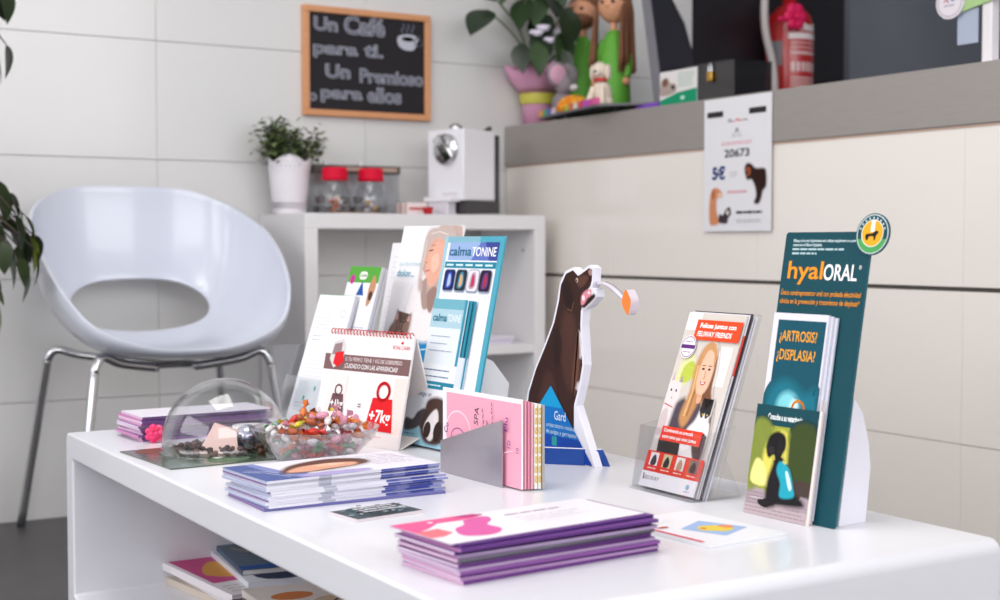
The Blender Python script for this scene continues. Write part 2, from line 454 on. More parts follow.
for i in range(NA):
    for j in range(1, NS + 1):
        a, s = -1 + 2 * i / NA, j / NS
        d = math.hypot((a - AC) / RA, (s - SC) / RS)
        par[i, j] = [a, s, d]
keep = {}
for i in range(NA):
    for j in range(1, NS):
        cs = [par[i % NA, j], par[(i + 1) % NA, j], par[(i + 1) % NA, j + 1], par[i, j + 1]]
        keep[i, j] = sum(1 for c in cs if c[2] < 1) < 2
for (i, j), p in par.items():
    used = [keep.get(((i + di) % NA, j + dj)) for di in (-1, 0) for dj in (-1, 0)]
    if any(u is False for u in used) and any(u for u in used):
        k = 1 / max(p[2], 1e-3); p[0] = AC + (p[0] - AC) * k; p[1] = SC + (p[1] - SC) * k
    if any(used): g[i, j] = bm.verts.new(shell(p[0], p[1]))
for (i, j), kq in keep.items():
    if kq: bm.faces.new((g[i, j], g[(i + 1) % NA, j], g[(i + 1) % NA, j + 1], g[i, j + 1]))
cv = bm.verts.new(shell(0, 0))
for i in range(NA): bm.faces.new((cv, g[(i + 1) % NA, 1], g[i, 1]))
bmesh.ops.recalc_face_normals(bm, faces=bm.faces)
CHW = mat('#d7dbe8', .22, coat=.3, name='white_chair_plastic')
b = MB(); b.bm(bm, CHW, True); so = b.build('shell', ch)
md = so.modifiers.new('thickness', 'SOLIDIFY'); md.thickness = .008; md.offset = 0
mb2 = so.modifiers.new('soft', 'BEVEL'); mb2.width = .003; mb2.segments = 2; mb2.limit_method = 'ANGLE'; mb2.angle_limit = R(50)
for sx in (-1, 1):
    b = MB(); b.tube([(sx * .05, .11, .414), (sx * .15, .165, .428), (sx * .195, .19, .44), (sx * .215, .2, .42), (sx * .222, .21, .37), (sx * .27, .275, .0)], .0105, CHROME, 12); b.build('leg', ch)
    b = MB(); b.tube([(sx * .05, -.12, .414), (sx * .14, -.155, .43), (sx * .185, -.172, .447), (sx * .205, -.18, .42), (sx * .212, -.185, .37), (sx * .265, -.235, .0)], .0105, CHROME, 12); b.build('leg', ch)
b = MB(); b.tube([(-.05, .11, .414), (-.055, 0, .412), (-.05, -.12, .414)], .0105, CHROME); b.tube([(.05, .11, .414), (.055, 0, .412), (.05, -.12, .414)], .0105, CHROME)
b.box(-.07, .07, -.08, .06, .408, .418, mat('#77777c', .4, .8)); b.build('seat_frame', ch)

# ================================================================ ON THE WALL AND ON THE CUBE SHELF
# chalkboard
bw, bh = .398, .304
cb = thing('chalkboard', 'small chalkboard with pine frame and white hand lettering on the wall', 'chalkboard', (1.537, YB - .006, 1.054))
PINE = mat('#d99a6c', .5, noise=.12, scale=30, stretch=(1, 1, 6), name='pine')
for a in ((0, bw, 0, .018), (0, bw, bh - .018, bh), (0, .018, .018, bh - .018), (bw - .018, bw, .018, bh - .018)):
    b = MB(); b.box(a[0], a[1], -.02, 0, a[2], a[3], PINE, .002, 1); b.build('frame_rail', cb)
b = MB(); b.box(.016, bw - .016, -.01, -.001, .016, bh - .016, mat('#17121a', .7, noise=.2, scale=20, name='slate_board')); bd = b.build('board', cb)
CHALK = '#c9cbd6'
p = Print(bw, bh, Matrix.Translation((0, -.0102, 0)) @ Matrix.Rotation(R(90), 4, 'X'), .9)
def chalk(tx, u, v, h, w):
    p.text(tx, u, v, h, '#8d90a0', width=w, off=-.012, outline=0)
    p.text(tx, u - .005, v - .002, h, CHALK, width=w + .012, off=.022, outline=.016)
chalk('Un', .09, .785, .12, .17); chalk('Café', .32, .775, .16, .31)
chalk('para', .085, .575, .11, .33); chalk('ti.', .475, .575, .12, .14)
chalk('Un', .175, .36, .12, .18); chalk('Premioso', .44, .335, .125, .5)
chalk('para', .14, .17, .11, .31); chalk('ellos', .5, .155, .135, .26)
chalk('o', .045, .14, .1, .055)
p.blob([(.74, .78), (.745, .70), (.80, .66), (.87, .67), (.9, .75), (.9, .79), (.82, .81)], CHALK); p.ell(.82, .765, .05, .022, '#17121a'); p.ring(.905, .745, .03, .04, .004, CHALK)
for q in (.78, .82, .86): p.line([(q, .82), (q - .012, .85), (q + .012, .88), (q, .91)], .003, '#8d90a0')
p.build('chalk_writing', bd)
b = MB(); b.cyl(.012, 0, .012, CHROME, 20, M=Matrix.Translation((1.435, YB - .006, 1.385)) @ Matrix.Rotation(R(90), 4, 'X')); b.cyl(.008, .012, .016, CHROME, 20, M=Matrix.Translation((1.435, YB - .006, 1.385)) @ Matrix.Rotation(R(90), 4, 'X'))
tag(b.build('wall_hook'), 'small round chrome stud on the wall beside the chalkboard', 'hook')

def leaf_mesh(L, Wd, m, fold=.15, droop=.2, pts=7):
    # pointed leaf along +x with a fold along its midrib
    q = MB(); v = []; f = []
    for i in range(pts + 1):
        s = i / pts; w = Wd / 2 * math.sin(math.pi * s ** .75) ** .9 if 0 < s < 1 else 0
        z = -droop * L * s * s
        v += [(s * L, -w, z + w * fold), (s * L, 0, z), (s * L, w, z + w * fold)]
    for i in range(pts):
        a = 3 * i; f += [(a, a + 3, a + 4, a + 1), (a + 1, a + 4, a + 5, a + 2)]
    q.add(v, f, m, True)
    return q.mesh('leaf')
def leaf_rot(az, el, roll=0):
    return (Matrix.Rotation(az, 4, 'Z') @ Matrix.Rotation(-el, 4, 'Y') @ Matrix.Rotation(roll, 4, 'X')).to_euler()

# potted plant with lacy pot
pl = thing('potted_plant', 'bushy small leaved plant in a white lace rimmed pot on the cube shelf', 'plant', (1.452, 3.48, CH + .0))
PW = mat('#ebe6ec', .45, name='white_pot_enamel')
b = MB(); b.lathe([(0, .0), (.037, 0), (.039, .004), (.047, .098), (.048, .104), (.046, .104), (.040, .012), (0, .012)], PW, 40)
pot = b.build('pot', pl)
b = MB(); n = 60; v = []; f = []
for k in range(n):
    a = 2 * math.pi * k / n; sc = .02 + .018 * abs(math.cos(2 * a + .7))
    for r0, z in ((.0482, .1), (.0515, .1 + sc * .55), (.053, .1 + sc), (.0513, .1 + sc), (.0498, .1 + sc * .55), (.0466, .1)): v.append((r0 * math.cos(a), r0 * math.sin(a), z))
for k in range(n):
    for j in range(5): f.append((6 * k + j, 6 * ((k + 1) % n) + j, 6 * ((k + 1) % n) + j + 1, 6 * k + j + 1))
b.add(v, f, PW, True); lr = b.build('lace_rim', pot)
b = MB()
for k in range(30):
    a = 2 * math.pi * k / 30
    for z, rr0 in ((.112, .0507), (.122, .0524)):
        b.cyl(.0018, -.0006, .0006, mat('#b9b2bb', .7), 8, M=Matrix.Rotation(a + (z > .115) * .1, 4, 'Z') @ Matrix.Translation((rr0, 0, z)) @ Matrix.Rotation(R(82), 4, 'Y'))
b.build('lace_hole', pot)
b = MB(); b.disc(.0445, .094, mat('#3a2a22', .9), 24); b.build('soil', pl)
GREENS = [mat(c, .5, noise=.2, scale=60) for c in ('#3f5230', '#56683c', '#6d7c4c', '#2e3d26', '#8a9668')]
b = MB(); rn = random.Random(11); TW = mat('#4a4630', .7); st = MB()
for k in range(70):
    a = rn.uniform(0, 2 * math.pi); sp = rn.uniform(.15, 1) ** .7; rr0 = sp * .085; zt = .125 + rn.uniform(.03, .115) * (1.05 - .45 * sp)
    if abs(math.sin(a)) < .2: zt -= .015
    tip = Vector((rr0 * math.cos(a), rr0 * math.sin(a), zt)); base = Vector((.02 * math.cos(a), .02 * math.sin(a), .095))
    st.tube([base, base.lerp(tip, .5) + Vector((0, 0, .012)), tip], .0011, TW, 5, sub=3)
    for q in range(14):
        c = base.lerp(tip, rn.uniform(.55, 1.05)) + Vector((rn.gauss(0, .008), rn.gauss(0, .008), rn.gauss(0, .008)))
        L = rn.uniform(.012, .02); Wd = L * .6; g0 = rn.choice(GREENS)
        Mx = Matrix.Translation(c) @ leaf_rot(rn.uniform(0, 6.3), rn.uniform(-.5, 1.0), rn.uniform(-.6, .6)).to_matrix().to_4x4()
        b.add([(0, 0, 0), (L * .5, -Wd / 2, .001), (L, 0, -.002), (L * .5, Wd / 2, .001)], [(0, 1, 2, 3)], g0, True, Mx)
pl.scale = (1.16, 1.06, 1.14)
tag(b.build('foliage', pl), kind='stuff'); tag(st.build('stems', pl), kind='stuff')

# jars with red lids
RED = mat('#d80a34', .5, 0, .2, name='red_lid')
def jar(x, y, label, cs, sd):
    j = thing('glass_jar', label, 'jar', (x, y, CH), 0, 'red lidded jars on the cube shelf')
    b = MB(); b.lathe([(0, .001), (.03, .001), (.034, .006), (.0355, .03), (.034, .05), (.027, .064), (.0255, .07), (.0255, .08), (.0235, .08), (.0235, .068), (.0315, .05), (.0335, .03), (.031, .008), (0, .005)], JAR, 36); b.build('glass', j)
    b = MB(); b.lathe([(0, .104), (.024, .104), (.0265, .102), (.028, .098)], RED, 36)
    for k in range(36):
        pass
    b.lathe([(.028, .098), (.0285, .092), (.0278, .088), (.0285, .084), (.0285, .076), (.027, .075), (0, .0751)], RED, 36); b.build('lid', j)
    j.scale = (1.22, 1.22, 1.2)
    return j
def sweets(x, y, cols, label, grp, n, sd):
    rn = random.Random(sd)
    for k in range(n):
        a = rn.uniform(0, 6.3); r = rn.uniform(.004, .02); z = .014 + .03 * k / n
        b = MB(); b.ball((0, 0, 0), (.009, .006, .006), mat(cols[k % len(cols)], .3), 10, 6)
        for sx in (-1, 1): b.add([(sx * .0085, 0, 0), (sx * .015, -.004, .003), (sx * .015, .004, .003), (sx * .0155, 0, -.004)], [(0, 1, 2), (0, 2, 3), (0, 3, 1)], mat('#d8d8dc', .2, .6))
        o = tag(b.build('sweet'), label, 'sweet', grp); o.location = (x + r * math.cos(a), y + r * math.sin(a), CH + z); o.rotation_euler = (rn.uniform(-.5, .5), rn.uniform(-.8, .8), a)
jar(1.553, 3.41, 'glass jar with red lid beside the white plant pot', None, 1); sweets(1.553, 3.41, ['#c97a5a', '#d8d2d4', '#b5553f'], 'tan or white sweet inside the jar beside the plant', 'sweets in the jar by the plant', 7, 4)
jar(1.662, 3.415, 'glass jar with red lid further from the plant pot', None, 2); sweets(1.662, 3.415, ['#f1eef2', '#c99a4a', '#8f8a90', '#e4e0e4'], 'white or amber sweet inside the jar further from the plant', 'sweets in the jar by the coffee machine', 8, 9)
# tea box: clear box with a dark lid and two chrome clasps
tbx = thing('capsule_box', 'clear plastic box with brown metal rimmed lid behind the jars', 'box', (1.53, 3.495, CH))
b = MB(); b.box(0, .245, 0, .075, 0, .004, GLASS); tbx.scale = (1.06, 1, 1.2); b.box(0, .245, 0, .003, .004, .096, GLASS); b.box(0, .245, .072, .075, .004, .096, GLASS); b.box(0, .003, .003, .072, .004, .096, GLASS); b.box(.242, .245, .003, .072, .004, .096, GLASS); b.build('body', tbx)
b = MB(); b.box(-.003, .248, -.003, .078, .096, .114, mat('#5c5450', .35, .4, name='bronze_metal'), .002, 1); ld = b.build('lid', tbx)
for q in (0, 1):
    b = MB(); b.box(.055 + .098 * q, .118 + .098 * q + .02, -.0045, -.003, .101, .110, mat('#b79c8c', .3, .5)); b.build('lid_inlay', ld)
    b = MB(); x = .035 + .098 * q; b.cyl(.006, -.012, -.003, mat('#e6e3e6', .25, .3), 14, M=Matrix.Translation((x, 0, .1175)) @ Matrix.Rotation(R(-90), 4, 'X') @ Matrix.Rotation(R(180), 4, 'X')); b.cyl(.006, -.012, -.003, mat('#e6e3e6', .25, .3), 14, M=Matrix.Translation((x, 0, .104)) @ Matrix.Rotation(R(-90), 4, 'X') @ Matrix.Rotation(R(180), 4, 'X')); b.build('clasp', ld)
rn = random.Random(5)
cm = {}
for k in range(16):
    cx, cy, cz = .03 + .038 * (k % 6) + rn.uniform(-.003, .003), .022 + .03 * ((k // 6) % 2), CH + .004 + (.027 if k >= 12 else 0)
    c = rn.choice(['#3a2a2a', '#5a3034', '#2c2a30', '#8d8a90', '#7a5148'])
    if c not in cm:
        b = MB(); b.lathe([(0, 0), (.010, 0), (.0115, .003), (.0135, .018), (.0155, .019), (.0155, .0205), (0, .0215)], mat(c, .25, .5), 18); cm[c] = b.mesh('coffee_capsule')
    tag(inst(cm[c], 'coffee_capsule', None, (1.53 + cx, 3.495 + cy, cz), (0, 0, 0)), 'small coffee capsule inside the clear box behind the jars', 'capsule', 'capsules in the clear box')
# sugar sachets and small red cup beside the machine
for k in range(5):
    b = MB(); b.box(-.03, .03, -.003, .003, 0, .034, mat(['#e9d9d8', '#d8b8b4', '#efe8ea', '#c9a9a0', '#e3cfcb'][k], .5), .0012, 1)
    b.box(-.024, .024, -.0033, -.003, .014, .021, mat('#c04a48', .5))
    o = tag(b.build('sugar_sachet'), 'pale paper sugar sachet standing beside the coffee machine', 'sachet', 'sugar sachets by the coffee machine'); o.location = (1.792 - .0005 * k, 3.395 + .014 * k, CH); o.rotation_euler = (0, 0, R(4 * (k % 3) - 3))
# coffee machine, its front towards the window side
km = thing('coffee_machine', 'boxy white capsule coffee machine with round chrome lever on the cube shelf', 'coffee machine', (1.945, 3.40, CH), 20)
KW = mat('#eeedf3', .3, coat=.3, name='white_machine_shell'); KS = mat('#d8d2d9', .35, name='machine_side')
b = MB(); b.box(-.075, .062, -.062, .07, .04, .237, KW, .004, 2); body = b.build('body', km)
b = MB(); b.box(-.067, .075, -.0685, .0685, .006, .0395, mat('#3d3a3d', .4)); b.box(.062, .084, -.06, .06, .04, .226, mat('#3f3f45', .25, name='smoked_tank')); b.tube([(.07, -.03, .222), (.078, -.03, .246), (.098, -.01, .25), (.105, .03, .235)], .005, mat('#2b2b2f', .4)); b.build('water_tank', km)
Mf = Matrix.Translation((-.0752, 0, 0)) @ Matrix.Rotation(R(-90), 4, 'Y')
b = MB(); b.lathe([(.043, 0), (.043, .006), (.039, .009), (0, .009)], CHROME, 40, (.182, .0, 0), Mf); kn = b.build('dial', body)
b = MB(); b.box(-.042, .042, -.015, .015, .0095, .019, CHROME, .003, 2, Mf @ Matrix.Translation((.182, .0, 0)) @ Matrix.Rotation(R(38), 4, 'Z')); b.build('lever', kn)
b = MB(); b.lathe([(.017, .237), (.019, .243), (.016, .25), (.008, .255), (0, .256)], CHROME, 24, (-.035, 0, 0)); b.build('button', km)
b = MB(); b.box(-.116, -.0755, -.05, .05, .036, .05, KW, .002, 1); b.box(-.112, -.0755, -.035, .035, .0, .036, mat('#d6d3dc', .3), .002, 1); b.box(-.0765, -.0752, -.04, .015, .055, .062, KS); b.build('drip_tray', km)
b = MB(); b.lathe([(0, 0), (.012, 0), (.015, .02), (.0165, .021), (.0148, .021), (.0115, .003), (0, .003)], mat('#c8232c', .4), 20); o = tag(b.build('paper_cup'), 'tiny red cup in front of the coffee machine', 'cup'); o.location = (1.80, 3.345, CH)
# paper under the pot and jars
b = MB(); b.box(0, .13, 0, .11, 0, .0012, mat('#d8b5a2', .7)); o = tag(b.build('paper_mat'), 'thin tan paper mat under the front of the jars', 'mat'); o.location = (1.50, 3.285, CH)
# papers on the inside shelf
for k, (c, dz) in enumerate((('#d9d2e2', 0), ('#cfcbdc', .007), ('#e4e0ea', .014))):
    b = MB(); b.box(-.07, .07, -.1, .1, 0, .0065, mat(c, .6), .001, 1); o = tag(b.build('magazine'), 'pale lilac magazine lying on the inner shelf of the cube unit', 'magazine', 'magazines inside the cube shelf'); o.location = (1.99, 3.42, .418 + dz); o.rotation_euler = (0, 0, R(4 * k - 3))

# ================================================================ FICUS at the window side of the chair
fx, fy = .405, 3.12
fi = thing('ficus_tree', 'tall potted ficus with drooping dark leaves beside the chair', 'plant', (fx, fy, 0))
b = MB(); b.lathe([(0, 0), (.12, 0), (.125, .01), (.155, .26), (.165, .265), (.165, .29), (.148, .29), (.14, .25), (0, .25)], mat('#6b6662', .6, noise=.1), 36); b.build('pot', fi)
BARK = mat('#4a4036', .8, noise=.2, scale=50, bump=.4); b = MB(); b.tube([(0, 0, .25), (.02, .01, .7), (-.01, .02, 1.2), (.01, 0, 1.75)], [.017, .014, .011, .005], BARK, 10); b.build('trunk', fi)
FL = [leaf_mesh(.082, .046, mat(c, .35, noise=.25, scale=40), .2, .25) for c in ('#2c3a24', '#38452b', '#222c20', '#6f7a2c')]
rn = random.Random(21)
# leaf tips seen beside the chair, then the fuller crown around the trunk
LF = [(.30, -.02, 1.215, -75), (.255, .0, 1.235, -60), (.31, .02, 1.10, -78), (.245, -.02, .80, -50), (.275, .0, .805, -60), (.30, .02, .76, -40), (.31, -.04, .735, -62), (.295, .03, .715, -20), (.335, .02, .70, -70), (.35, .0, .685, -72), (.285, -.03, .675, -80), (.25, .02, .70, -40), (.30, .0, .65, -65), (.325, -.01, .64, -70), (.355, -.03, .655, -76), (.345, .03, .62, -80), (.24, -.03, .60, -35), (.235, .03, .57, -60), (.27, .01, .58, -72), (.25, .0, .53, -78), (.285, .04, .545, -68), (.255, .06, .92, -70), (.22, .0, .66, -60), (.22, .0, .76, -60), (.23, .0, 1.15, -70), (.29, .0, .79, -70), (.31, .02, .78, -55), (.33, .0, .745, -80), (.27, .01, .74, -50), (.32, .03, .70, -45), (.28, .0, .715, -75), (.34, .0, .73, -60), (.36, .02, .69, -70), (.30, .02, .68, -50), (.33, .03, .665, -72), (.24, .02, .63, -60), (.27, .0, .61, -70), (.26, .02, .555, -60), (.265, .0, 1.21, -50), (.29, .02, 1.25, -70), (.275, .0, 1.09, -60)]
tw = MB()
for k, (x, y, z, el) in enumerate(LF):
    az = rn.uniform(-.9, .5)
    inst(FL[3 if k % 11 == 9 else k % 3], 'leaf', fi, (x - .06, y, z + .03), leaf_rot(az, R(el), rn.uniform(-.8, .8)), (rn.uniform(.75, 1.05),) * 3)
    tw.tube([(0.0, .01, min(z + .18, 1.7)), (x * .5, y * .6, z + .13), (x - .06, y, z + .03)], [.005, .003, .0015], BARK, 6, sub=4)
for k in range(90):
    a = rn.uniform(1.2, 5.2); z = rn.uniform(.55, 1.8); r0 = rn.uniform(.05, .24)
    inst(FL[k % 3], 'leaf', fi, (r0 * math.cos(a), r0 * math.sin(a), z), leaf_rot(a + rn.uniform(-.5, .5), R(rn.uniform(-80, -20)), rn.uniform(-.6, .6)))
    if k % 3 == 0: tw.tube([(0, .01, z - .02), (r0 * .5 * math.cos(a), r0 * .5 * math.sin(a), z + .05), (r0 * math.cos(a), r0 * math.sin(a), z)], [.004, .003, .0015], BARK, 6, sub=4)
tw.build('branches', fi)

# ================================================================ ON THE COUNTER
CZ = 1.05
# notice taped over the steel apron, hanging free in front of the tiles
pw, ph = .24, .318
ps = thing('paper_notice', 'white paper notice with two animals and 20673 taped to the steel apron', 'notice', (XC - .0088, 2.65, .728), -90)
b = MB(); b.box(0, pw, 0, .0006, 0, ph, PAPER); sh = b.build('sheet', ps)
p = Print(pw, ph, Matrix.Rotation(R(90), 4, 'X'), .6); p.feather = .15
p.line([(.36, .815), (.39, .84), (.41, .815), (.44, .83)], .0024, '#4a4450'); p.line([(.46, .815), (.5, .835), (.53, .818), (.56, .83)], .003, '#e0405a'); p.line([(.58, .82), (.62, .828), (.65, .818)], .0024, '#4a4450')
p.ell(.5, .755, .02, .014, '#8d8a92'); p.line([(.46, .735), (.5, .745), (.54, .735)], .0015, '#8d8a92'); p.rows(.42, .58, .722, 2, .014, .0012, '#a9a6ae', .1, 2)
p.rows(.27, .73, .665, 2, .014, .0016, '#e28a98', .1, 3)
p.text('20673', .5, .555, .058, '#2a2630', width=.37, al='c', off=.02)
p.text('5€', .13, .395, .088, '#1f3f8c', width=.2, off=.04)
p.rows(.4, .52, .44, 3, .014, .001, '#a9a6ae', .2, 4); p.rows(.36, .68, .30, 2, .012, .0018, '#e28a98', .1, 5)
p.blob([(.62, .47), (.66, .5), (.72, .49), (.78, .46), (.9, .455), (.93, .42), (.93, .33), (.88, .29), (.86, .24), (.82, .2), (.76, .21), (.79, .26), (.77, .33), (.72, .38), (.66, .38), (.63, .42)], '#3b1d16')
p.ell(.67, .44, .04, .035, '#a8603c'); p.ell(.65, .43, .015, .015, '#2a1512')
p.blob([(.1, .06), (.09, .2), (.12, .3), (.19, .33), (.27, .3), (.28, .26), (.21, .25), (.2, .16), (.24, .07), (.18, .05)], '#d89a76'); p.ell(.25, .275, .03, .016, '#f0cdb6'); p.ell(.15, .28, .025, .04, '#bd7a58')
p.blob([(.24, .07), (.25, .13), (.3, .12), (.34, .16), (.4, .18), (.42, .13), (.38, .1), (.36, .06)], '#4f4048'); p.ell(.37, .14, .02, .018, '#e9e2e2')
p.rows(.5, .88, .14, 1, .03, .006, '#55525e', .05, 8); p.rows(.5, .88, .085, 2, .016, .0013, '#a9a6ae', .1, 6)
p.build('printing', sh)
for u in (.05, .68):
    b = MB(); b.box(u * pw, (u + .24) * pw, -.001, 0, .862 * ph, .905 * ph, mat('#1b181b', .5)); b.build('tape', ps)
# pink wrapped potted pothos
pt = thing('pothos_plant', 'leafy potted plant in pink wrap with yellow band on the counter corner', 'plant', (2.272, 3.525, CZ))
PK = mat('#dd9fc0', .5, noise=.06, scale=30, name='pink_wrap')
b = MB(); b.lathe([(0, 0), (.044, 0), (.05, .1), (.054, .15), (.05, .15), (.045, .1), (.04, .01), (0, .01)], PK, 32); b.build('pot', pt)
b = MB(); n = 48; v = []; f = []
for k in range(n):
    a = 2 * math.pi * k / n; w = .006 * math.sin(7 * a) + .004 * math.sin(3 * a + 1)
    for j, (r0, z) in enumerate(((.0525, .098), (.068, .118 + w * .3), (.088 + w * .6, .142 + w), (.1 + w, .172 + w * 1.3))): v.append((r0 * math.cos(a), min(.06, r0 * math.sin(a)), z))
for k in range(n):
    for j in range(3): f.append((4 * k + j, 4 * ((k + 1) % n) + j, 4 * ((k + 1) % n) + j + 1, 4 * k + j + 1))
b.add(v, f, PK, True); o = b.build('wrap_collar', pt); md = o.modifiers.new('thickness', 'SOLIDIFY'); md.thickness = .001
b = MB(); b.lathe([(.0525, .064), (.0535, .066), (.0552, .094), (.0545, .096), (.051, .096)], mat('#c9c24e', .5), 32); b.build('band', pt)
b = MB(); b.disc(.047, .135, mat('#2c211b', .9), 24); b.build('soil', pt)
PL = [leaf_mesh(.12, .075, mat(c, .35, noise=.2, scale=25), .15, .15, 9) for c in ('#22331f', '#2d4226', '#1b2a1a', '#3c5230')]
rn = random.Random(8); stm = MB(); SG = mat('#4c6338', .5)
sp = [(-.2, -.04, .325, 3.75, -.55, 1.15), (-.17, -.05, .35, 2.9, .3, .5), (-.10, -.06, .235, 4.3, -1.2, .8), (-.06, -.09, .235, 4.5, -1.25, .85), (-.03, -.06, .27, 4.2, -1.0, 1.0), (.02, -.10, .27, 4.5, -1.2, 1.0), (.06, -.06, .30, 4.6, -1.1, 1.1), (.0, -.02, .33, 4.1, -1.0, 1.1), (.08, -.03, .36, 4.7, -1.1, 1.2), (-.02, -.02, .41, 4.2, -1.1, 1.1), (.10, -.08, .29, 4.6, -1.25, 1.1), (.04, -.10, .345, 4.4, -1.2, 1.1), (.13, -.05, .34, 4.9, -1.2, 1.1), (-.06, -.02, .375, 3.9, -.9, 1.0), (.03, -.03, .44, 4.5, -1.1, 1.1), (.11, -.04, .42, 4.8, -1.2, 1.2), (-.09, -.02, .43, 3.6, -.7, 1.0), (.06, -.05, .39, 4.4, -1.2, 1.1), (.14, -.03, .40, 5.0, -1.1, 1.0), (.01, -.12, .215, 4.6, -1.3, .75), (.12, -.09, .37, 4.7, -1.2, 1.1), (.05, -.02, .48, 4.4, -1.0, 1.2), (-.01, -.05, .33, 4.0, -1.2, 1.0), (.15, -.07, .30, 4.8, -1.3, 1.0), (.085, -.09, .245, 4.6, -1.3, .9), (-.04, -.04, .47, 4.0, -1.0, 1.1)]
sp = [q for q in sp if q[0] < .055]
for k, (x, y, z, az, el, sc) in enumerate(sp):
    inst(PL[k % 4], 'leaf', pt, (x, y, z), leaf_rot(az, el, rn.uniform(-.4, .4)), (sc,) * 3)
    stm.tube([(.02 * rn.uniform(-1, 1), .02 * rn.uniform(-1, 1), .13), (x * .45, y * .45, .13 + (z - .13) * .65), (x, y, z)], .0028, SG, 7, sub=5)
stm.build('stems', pt)
for k in range(6):
    a = rn.uniform(3.6, 5.6); b = MB(); b.ball((0, 0, 0), (.016, .016, .011), mat('#e6dfee', .5), 10, 6); b.ball((.012, .006, .004), (.012, .012, .008), mat('#f2eef6', .5), 10, 6); b.ball((-.011, .008, .003), (.012, .012, .008), mat('#ddd4e6', .5), 10, 6)
    o = b.build('blossom', pt); o.location = (-.05 + .022 * k, -.075 - .004 * (k % 3), .265 + .02 * math.sin(k * 2.2))
# thin shallow tray projecting over the edge with a row of coloured labels
ty = thing('display_tray', 'thin grey display board with coloured squares along its edge on the counter', 'tray', (2.195, 3.40, CZ + .014), 0)
TP = [(.035, .055), (.115, .02), (.105, -.45), (.062, -.49), (-.05, -.36)]
b = MB(); Mz = Matrix(((1, 0, 0, 0), (0, 0, 1, 0), (0, -1, 0, 0), (0, 0, 0, 1)))
b.prism([(x, y) for x, y in TP], -.006, .0, mat('#5e5d63', .45, name='grey_board'), M=Mz); b.build('board', ty)
for q in ((.09, .0), (.085, -.42), (.03, -.1), (.03, -.34)):
    b = MB(); b.cyl(.008, -.014, 0, mat('#3a393d', .6), 12, (q[0], q[1], 0)); b.build('foot', ty)
A, B2 = Vector((.0345, .055, 0)), Vector((-.0505, -.36, 0)); d = B2 - A
CC = ['#e8a33a', '#5aa469', '#3f6fc0', '#e7c5d0', '#4aa3d8', '#e58a3a', '#a5c94a', '#e0654a', '#d8d2c0', '#d63a4a', '#c04ac0', '#d04aa8', '#e05a9a']
for k, c in enumerate(CC):
    q0, q1 = A + d * ((k + .08) / 13), A + d * ((k + .92) / 13); n2 = Vector((d.y, -d.x, 0)).normalized()
    b = MB(); q = [q0, q1, q1 - n2 * .012, q0 - n2 * .012]
    pts = [(p_.x, p_.y, .0) for p_ in q] + [(p_.x, p_.y, .017) for p_ in q]
    n3 = -1 if n2.x > 0 else 1
    b.add(pts, [(0, 1, 2, 3)[::-1], (4, 5, 6, 7), (0, 1, 5, 4), (1, 2, 6, 5), (2, 3, 7, 6), (3, 0, 4, 7)], mat(c, .5)); o = b.build('label_tab', ty); o.location = (0, 0, .006 - .0)
# grey plush mouse leaning by the pot
ms = thing('plush_mouse', 'grey plush mouse with large pink lined ear beside the pink pot', 'soft toy', (2.262, 3.372, CZ + .0202))
GP = mat('#8c838a', .9, noise=.15, scale=120, bump=.4, name='grey_plush')
b = MB(); b.ball((0, 0, .035), (.035, .03, .035), GP); b.ball((-.02, -.02, .02), (.03, .014, .012), GP); b.ball((.03, -.02, .015), (.03, .013, .012), GP); b.build('body', ms)
b = MB(); b.ball((-.005, -.008, .088), (.027, .028, .03), GP); b.ball((.012, -.034, .078), (.012, .016, .010), mat('#ded6d8', .8)); b.build('head', ms)
b = MB(); b.ball((-.028, -.012, .115), (.036, .012, .036), GP); b.ball((-.03, -.016, .115), (.030, .011, .030), mat('#d3a2b8', .9)); b.build('ear', ms)
b = MB(); b.ball((.02, .004, .118), (.034, .012, .034), GP); b.build('ear', ms)
# orange pompom
b = MB(); rn = random.Random(2); OG = [mat(c, .6) for c in ('#f3a21c', '#f7b733', '#e88a12')]
for k in range(120):
    a = rn.uniform(0, 6.3); z = rn.uniform(0, 1); r0 = math.sqrt(1 - z * z)
    b.ball((.052 * r0 * math.cos(a), .052 * r0 * math.sin(a), .006 + .038 * z), .0075, rn.choice(OG), 7, 5)
b.ball((0, 0, .02), (.05, .05, .022), OG[2]); o = tag(b.build('orange_pompom'), 'round mound of orange beads on the display board', 'ornament'); o.location = (2.232, 3.272, CZ + .0202); o.scale = (.9, .9, .95)
